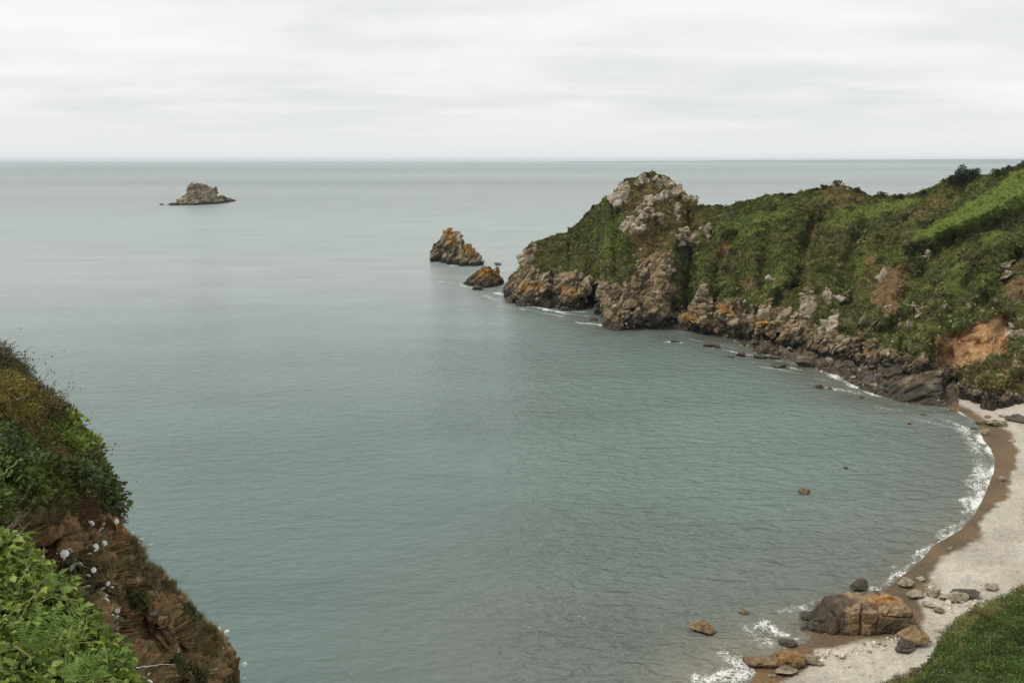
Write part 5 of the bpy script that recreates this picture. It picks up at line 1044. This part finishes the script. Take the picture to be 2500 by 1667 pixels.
# bracken: each plant a thing, its fronds the parts
M_FERN = plain('fern_green', (.18,.285,.06), .6, .25, 12)
def frond_mesh(P0, P1, P2, width, npin, seed):
    q = np.random.default_rng(seed); P0, P1, P2 = map(np.array, (P0, P1, P2)); V, F = [], []
    view = np.array([0, CP, -SP]); bez = lambda t: (1-t)**2*P0+2*t*(1-t)*P1+t*t*P2; dbz = lambda t: 2*(1-t)*(P1-P0)+2*t*(P2-P1)
    v, f = tube([bez(s) for s in np.linspace(0, 1, 10)], [.003*(1-.7*s) for s in np.linspace(0, 1, 10)], 4); V += v; F += f
    for i in range(npin):
        t = .12+.88*i/npin; c = bez(t); d = dbz(t); d /= np.linalg.norm(d); s_ = np.cross(d, view); s_ /= np.linalg.norm(s_); w = width*(math.sin(math.pi*min(1, t*.9+.12))**.7)*(1-.55*t)
        for sg in (-1, 1):
            ax = s_*sg*.9+d*.42+view*(-.12+.1*q.normal()); ax /= np.linalg.norm(ax); up = np.cross(ax, view); up /= np.linalg.norm(up); nl = max(4, int(w/.010))
            for k in range(nl):
                a = (k+.5)/nl; b0 = c+ax*w*a+np.array([0, 0, -.25*w*a*a]); ln = .0075*(1-a*.7)+.002
                for s2 in (-1, 1):
                    j = len(V); V += [b0-ax*.0035, b0+ax*.0035, b0+up*s2*ln+ax*.004]; F.append((j, j+1, j+2))
    return mesh_np('frond', np.array(V), F, M_FERN, smooth=False)
def fern(label, fr, seed):
    o0 = atD(np.array(float(fr[0][0][0])), np.array(float(fr[0][0][1])), fr[0][0][2]); r0 = link('fern', None, None, o0); tag(r0, label, 'fern')
    for i, (a, b_, c, w) in enumerate(fr): 
        A, B, C_ = [atD(float(x), float(y), z)-o0 for x, y, z in (a, b_, c)]; link('frond', frond_mesh(A, B, C_, w, 15, seed+i), r0)
fern('large bright green fern spread over the leaves at the bottom left', [((92,1600,4.6),(75,1540,4.5),(100,1465,4.55),.125), ((135,1585,4.55),(150,1520,4.45),(215,1472,4.5),.13), ((110,1595,4.55),(118,1530,4.45),(150,1462,4.5),.11), ((90,1610,4.6),(60,1560,4.5),(48,1500,4.5),.09)], 70)
fern('low fern lying sideways below the large bright fern', [((140,1640,4.3),(220,1605,4.25),(330,1588,4.5),.10), ((130,1650,4.3),(170,1610,4.2),(250,1600,4.3),.08), ((150,1650,4.3),(200,1650,4.2),(260,1640,4.3),.07)], 80)
fern('small fern half hidden near the top of the leafy bank', [((130,1440,5.1),(110,1400,5.0),(140,1405,5.1),.07), ((140,1440,5.1),(170,1420,5.0),(175,1440,5.0),.05)], 90)
fern('fern tips at the left edge above the leafy bank', [((-30,1300,6.2),(-5,1290,6.1),(10,1285,6.1),.06), ((-30,1310,6.2),(0,1300,6.1),(12,1300,6.1),.05)], 95)

# wild carrot: flower head on a stem, each plant its own object
def head_mesh(seed, D=1.0, dome=.28):
    q = np.random.default_rng(seed); V, F = [], []; n = 58
    for i in range(n):
        r_ = .5*D*math.sqrt((i+.5)/n)*q.uniform(.93, 1.05); a = i*2.39996+q.normal()*.08; c = np.array([r_*math.cos(a), r_*math.sin(a), dome*(1-(2*r_/D)**2)+q.normal()*.02]); s = .085*q.uniform(.75, 1.25); k = len(V)
        for m_ in range(6): V.append(c+np.array([s*math.cos(m_*1.047), s*math.sin(m_*1.047), -.03*(m_ % 2)]))
        V.append(c+np.array([0, 0, .035])); V.append(c+np.array([0, 0, -.06]))
        for m_ in range(6): F.append((k+m_, k+(m_+1) % 6, k+6)); F.append((k+(m_+1) % 6, k+m_, k+7))
    return mesh_np('flower_head', np.array(V), F, M_PETAL)
HM = [head_mesh(i, dome=[.30, .22, .36, .26][i]) for i in range(4)]
def umbel_rays():
    L = []
    for i in range(12):
        a = i*.5236; L.append(([(0, 0, -.42), (.2*math.cos(a), .2*math.sin(a), -.2), (.38*math.cos(a), .38*math.sin(a), .02)], [.02, .014, .01], 4))
    return tubes_mesh('rays', L, M_STEM)
UR = umbel_rays()
def flower(label, u, v, d, px, tilt, seed, group=None, stem=.28, lean=(0, 0)):
    q = np.random.default_rng(seed); c = atD(float(u), float(v), float(d)); D = px*d/FPX; r0 = link('wild_carrot', None, None, c-np.array([lean[0], lean[1], stem])); tag(r0, label, 'flower', group)
    h = link('flower_head', HM[seed % 4], r0, (lean[0], lean[1], stem)); h.scale = (D, D, D); h.rotation_euler = (tilt+q.normal()*.12, q.normal()*.2, q.uniform(0, 6.28))
    y = link('rays', UR, r0, (lean[0], lean[1], stem)); y.scale = (D, D, D); y.rotation_euler = h.rotation_euler
    link('stem', tubes_mesh('stem', [([(0, 0, -.1), (lean[0]*.2, lean[1]*.2+.02, stem*.5), (lean[0], lean[1]+.01, stem-.4*D)], [.0035, .003, .0022], 5)], M_STEM), r0)
g6 = lambda x, y: (x*.266, 1250+y*.266)
FL = [(840,100,50,'big white flower head on dark scrub just under the cliff edge'),(930,160,46,'white flower head right below the big one under the cliff edge'),(955,110,26,'small frayed white flower between two larger heads and the sea'),(1070,85,36,'oval white flower head right at the cliff edge'),
 (960,283,42,'white flower head lowest of those near the cliff edge'),(872,322,54,'large round white flower head in the middle of the earth face'),(685,340,50,'upper right flower head of the tight row of three'),(635,353,52,'middle flower head of the tight row of three'),(592,380,60,'left and largest flower head of the tight row of three'),
 (597,425,38,'smaller flower head tucked under the tight row of three'),(818,398,46,'white flower head standing between the large round one and the tight pair below'),(730,475,48,'upper right flower head of the pair below the row of three'),(670,505,60,'lower left flower head of the pair below the row of three'),
 (860,530,40,'single white flower head right of the pair'),(807,585,36,'single white flower head below the pair'),(812,678,30,'flat white flower head by itself lower on the earth'),(993,655,36,'flat white flower head above the olive bush'),(950,700,34,'white flower head left above the olive bush'),(1030,688,22,'small flat white flower against the olive bush'),
 (977,766,26,'small white flower left of the olive bush, topmost of a column'),(978,812,48,'wide white flower head left of the olive bush'),(970,835,36,'white flower head directly under the wide one by the olive bush'),(937,796,20,'tiny white flower at the left of the column by the olive bush'),
 (1077,903,40,'round white flower head under the olive bush'),(1003,923,26,'small white flower left below the olive bush'),(1030,938,20,'tiny white flower above the green seed head'),(1077,958,26,'small white flower right of the green seed head'),(967,998,38,'white flower head at the left under the olive bush'),
 (948,970,18,'tiny white flower above left of the green seed head'),(1076,1020,32,'flat white flower head below the green seed head'),(1065,1072,44,'white flower head above the near leafy bank'),(1365,1382,60,'wide white flower head beside the thin white dead stem'),(1368,1485,32,'small white flower head below the thin white dead stem'),
 (1375,1555,50,'white flower head cut by the bottom edge'),(234,208,40,'flat white flower at the top of the leafy bank'),(170,205,30,'thin white flower left of the flat one atop the leafy bank'),(600,532,16,'tiny white bud left of the pair'),(525,376,14,'tiny white bud left of the row of three'),(795,325,22,'small loose flower left of the large round head'),(428,443,28,'small pale flower on bare earth above the leafy bank')]
for i, (x, y, s, lab) in enumerate(FL):
    u, v = g6(x, y); d = float(dep_left(u, v))-.36
    if i in (34, 35): d = 6.6
    flower(lab, u, v, d, s*.266*1.2, .95 if s > 34 else .6, 100+i, lean=(0, -.06), stem=.24)
for i, (x, y, s, lab) in enumerate([(1205,195,38,'white umbel standing out over the sea, topmost of its group'),(1298,250,36,'flat white umbel seen edge on over the sea'),(1283,278,36,'lower flat white umbel seen edge on over the sea'),(1373,296,38,'white umbel farthest out over the sea in the upper group'),(1380,266,26,'small white umbel above the farthest one over the sea'),
   (2000,1067,34,'left white umbel above the brown cliff corner'),(2082,1095,34,'right white umbel above the brown cliff corner'),(1985,1120,36,'low white umbel at the brown cliff corner'),(2240,1395,40,'lone white umbel over the sea beyond the cliff corner'),(2247,1522,24,'small white umbel over the sea near the bottom edge'),(1062,62,30,'flat umbel in shade at the dark shrub edge')]):
    u, v = g6(x, y); flower(lab, u, v, [12.9,13.1,13.1,13.3,13.3,17.6,17.8,17.6,17.6,17.4,12.5][i], s*.266*1.25, .2, 200+i, stem=.42, lean=(.18 if i < 9 else .3, -.05))
M_SEED = plain('green_seed_head', (.22,.24,.07), .8, .2, 40)
for i, (x, y, s, lab) in enumerate([(180,168,80,'flat greenish seed head above the leafy bank'),(1035,962,64,'olive green seed head among the small white flowers'),(680,436,50,'green unopened umbel between the row of three and the pair'),(920,280,40,'green unopened umbel left of the lowest edge flower'),(1083,862,36,'small green bud on the olive bush')]):
    u, v = g6(x, y); d = float(dep_left(u, v))-.2; c = atD(u, v, d); D = s*.266*d/FPX; r0 = link('seed_head', None, None, c-np.array([0, 0, .2])); tag(r0, lab, 'flower')
    me = HM[i % 4].copy(); me.name = 'umbel'; me.materials.clear(); me.materials.append(M_SEED); h = link('umbel', me, r0, (0, 0, .2)); h.scale = (D, D, D); h.rotation_euler = (.5, 0, i)
    link('stem', tubes_mesh('stem', [([(0, 0, -.1), (0, .01, .1), (0, 0, .2-.05*D)], [.0035, .003, .0025], 5)], M_STEM), r0)

# ------------------------------------------------------------------ green slope at the lower right
RS = [(1500,2400),(1900,1860),(2100,1720),(2188,1667),(2221,1653),(2257,1628),(2276,1606),(2280,1588),(2293,1563),(2319,1540),(2355,1517),(2380,1496),(2427,1478),(2478,1448),(2500,1437),(2620,1360),(3000,1200)]
uu_ = np.linspace(1900, 3000, 420); vt = np.interp(uu_, [p[0] for p in RS], [p[1] for p in RS]); t_ = np.linspace(0, 1, 240)[:, None]
V = vt+(2700-vt)*t_**1.3; U = uu_[None, :]+0*V; D = np.interp(U, [1900,2200,2500,3000], [37,40,44,48])-(V-vt)*.034*np.ones_like(U); D = np.maximum(D, 8)+1.3*np.exp(-(V-vt)/14)
P = atD(U, V, D); R0 = P[0]; bk = [R0+np.array([.5, 1.0, -1.5])*s for s in (22, 12, 6, 3, 1.2, .4)]; P = np.concatenate([np.array(bk), P]); 
N = grid_normals(P); N = N*np.sign((N*(np.array([0, 0, H])-P)).sum(-1).mean()); P = P+N*(.65*fbm(P, 2.5, 4, 460)+.16*fbm(P, .6, 3, 461))[..., None]
P[..., 2] = np.maximum(P[..., 2], -3); pu, pv, _ = proj(P); ed = pv-np.interp(pu, [p[0] for p in RS], [p[1] for p in RS]); fz = fbm(P, 1.5, 4, 462)
col = mix(np.broadcast_to([.030,.052,.018], P.shape), np.array([.062,.088,.026]), np.clip(.45+fz, 0, 1)); col = mix(col, np.array([.155,.155,.055]), (1-sst(ed+20*fz, 4, 40))*.85)
me = mesh_np('near_slope', P.reshape(-1, 3), grid_faces(*P.shape[:2])[:, ::-1], M_EARTH, col.reshape(-1, 3), False); tag(link('near_slope', me), kind='structure')
A_ = np.linalg.norm(np.cross(np.gradient(P, axis=1), np.gradient(P, axis=0)), axis=-1); q = np.random.default_rng(33)
w = (A_*(pu < 2570)*(pv < 1740)*(ed > -8)).ravel(); ix = q.choice(len(w), 5200, p=w/w.sum()); p = P.reshape(-1, 3)[ix]; nn = N.reshape(-1, 3)[ix]; e_ = ed.ravel()[ix]
SL = [leaf_clump('slope_sprig', 90, 1.0, .26, 700+i, M_LEAF, flat=.8, aspect=2.6) for i in range(5)]+[grass_tuft('slope_grass', 30, 1.5, 710+i, M_LEAF, .3) for i in range(3)]
gr = q.uniform(size=len(ix)) < np.where(e_ < 26, .6, .06); cc = np.where(gr[:, None], np.array([.19,.20,.065]), np.array([.098,.150,.034]))*q.uniform(.5, 1.6, (len(ix), 1))
cc = np.where(((e_ < 30) & (q.uniform(size=len(ix)) < .35))[:, None], np.array([.20,.155,.075]), cc)
scatter('slope_undergrowth', p, eul_from_normal(nn*.6+np.array([0, 0, .8]), q), np.where(gr, q.uniform(.14, .32, len(ix)), q.uniform(.18, .46, len(ix))), cc, SL, idx=np.where(gr, 5+q.integers(3, size=len(ix)), q.integers(5, size=len(ix))))
u_, v_ = 2486, 1443; p = atD(float(u_), float(v_), 45.5); o = link('rock', rock_mesh('rock', (.45, .4, .7), 99, 'dark', 4, M_ROCK, 9), None, p-np.array([0, 0, .5])); tag(o, 'small dark rock standing up from the crest of the near green slope', 'rock')

# ------------------------------------------------------------------ haze over the sea
me = bpy.data.meshes.new('haze'); bm = bmesh.new(); bmesh.ops.create_cube(bm, size=1.0)
bmesh.ops.scale(bm, vec=(90000, 45500, 97), verts=bm.verts); bmesh.ops.translate(bm, vec=(0, 22000, 41.5), verts=bm.verts)
bm.to_mesh(me); bm.free()
hm = bpy.data.materials.new('thin_sea_haze'); hm.use_nodes = True; ht = hm.node_tree; ht.nodes.clear()
ho = ht.nodes.new('ShaderNodeOutputMaterial'); pvn = ht.nodes.new('ShaderNodeVolumePrincipled'); pvn.inputs['Color'].default_value = (.84, .92, 1, 1)
pvn.inputs['Density'].default_value = 4e-5; pvn.inputs['Anisotropy'].default_value = 0.2; ht.links.new(pvn.outputs[0], ho.inputs['Volume']); me.materials.append(hm)
tag(link('haze', me), kind='stuff')
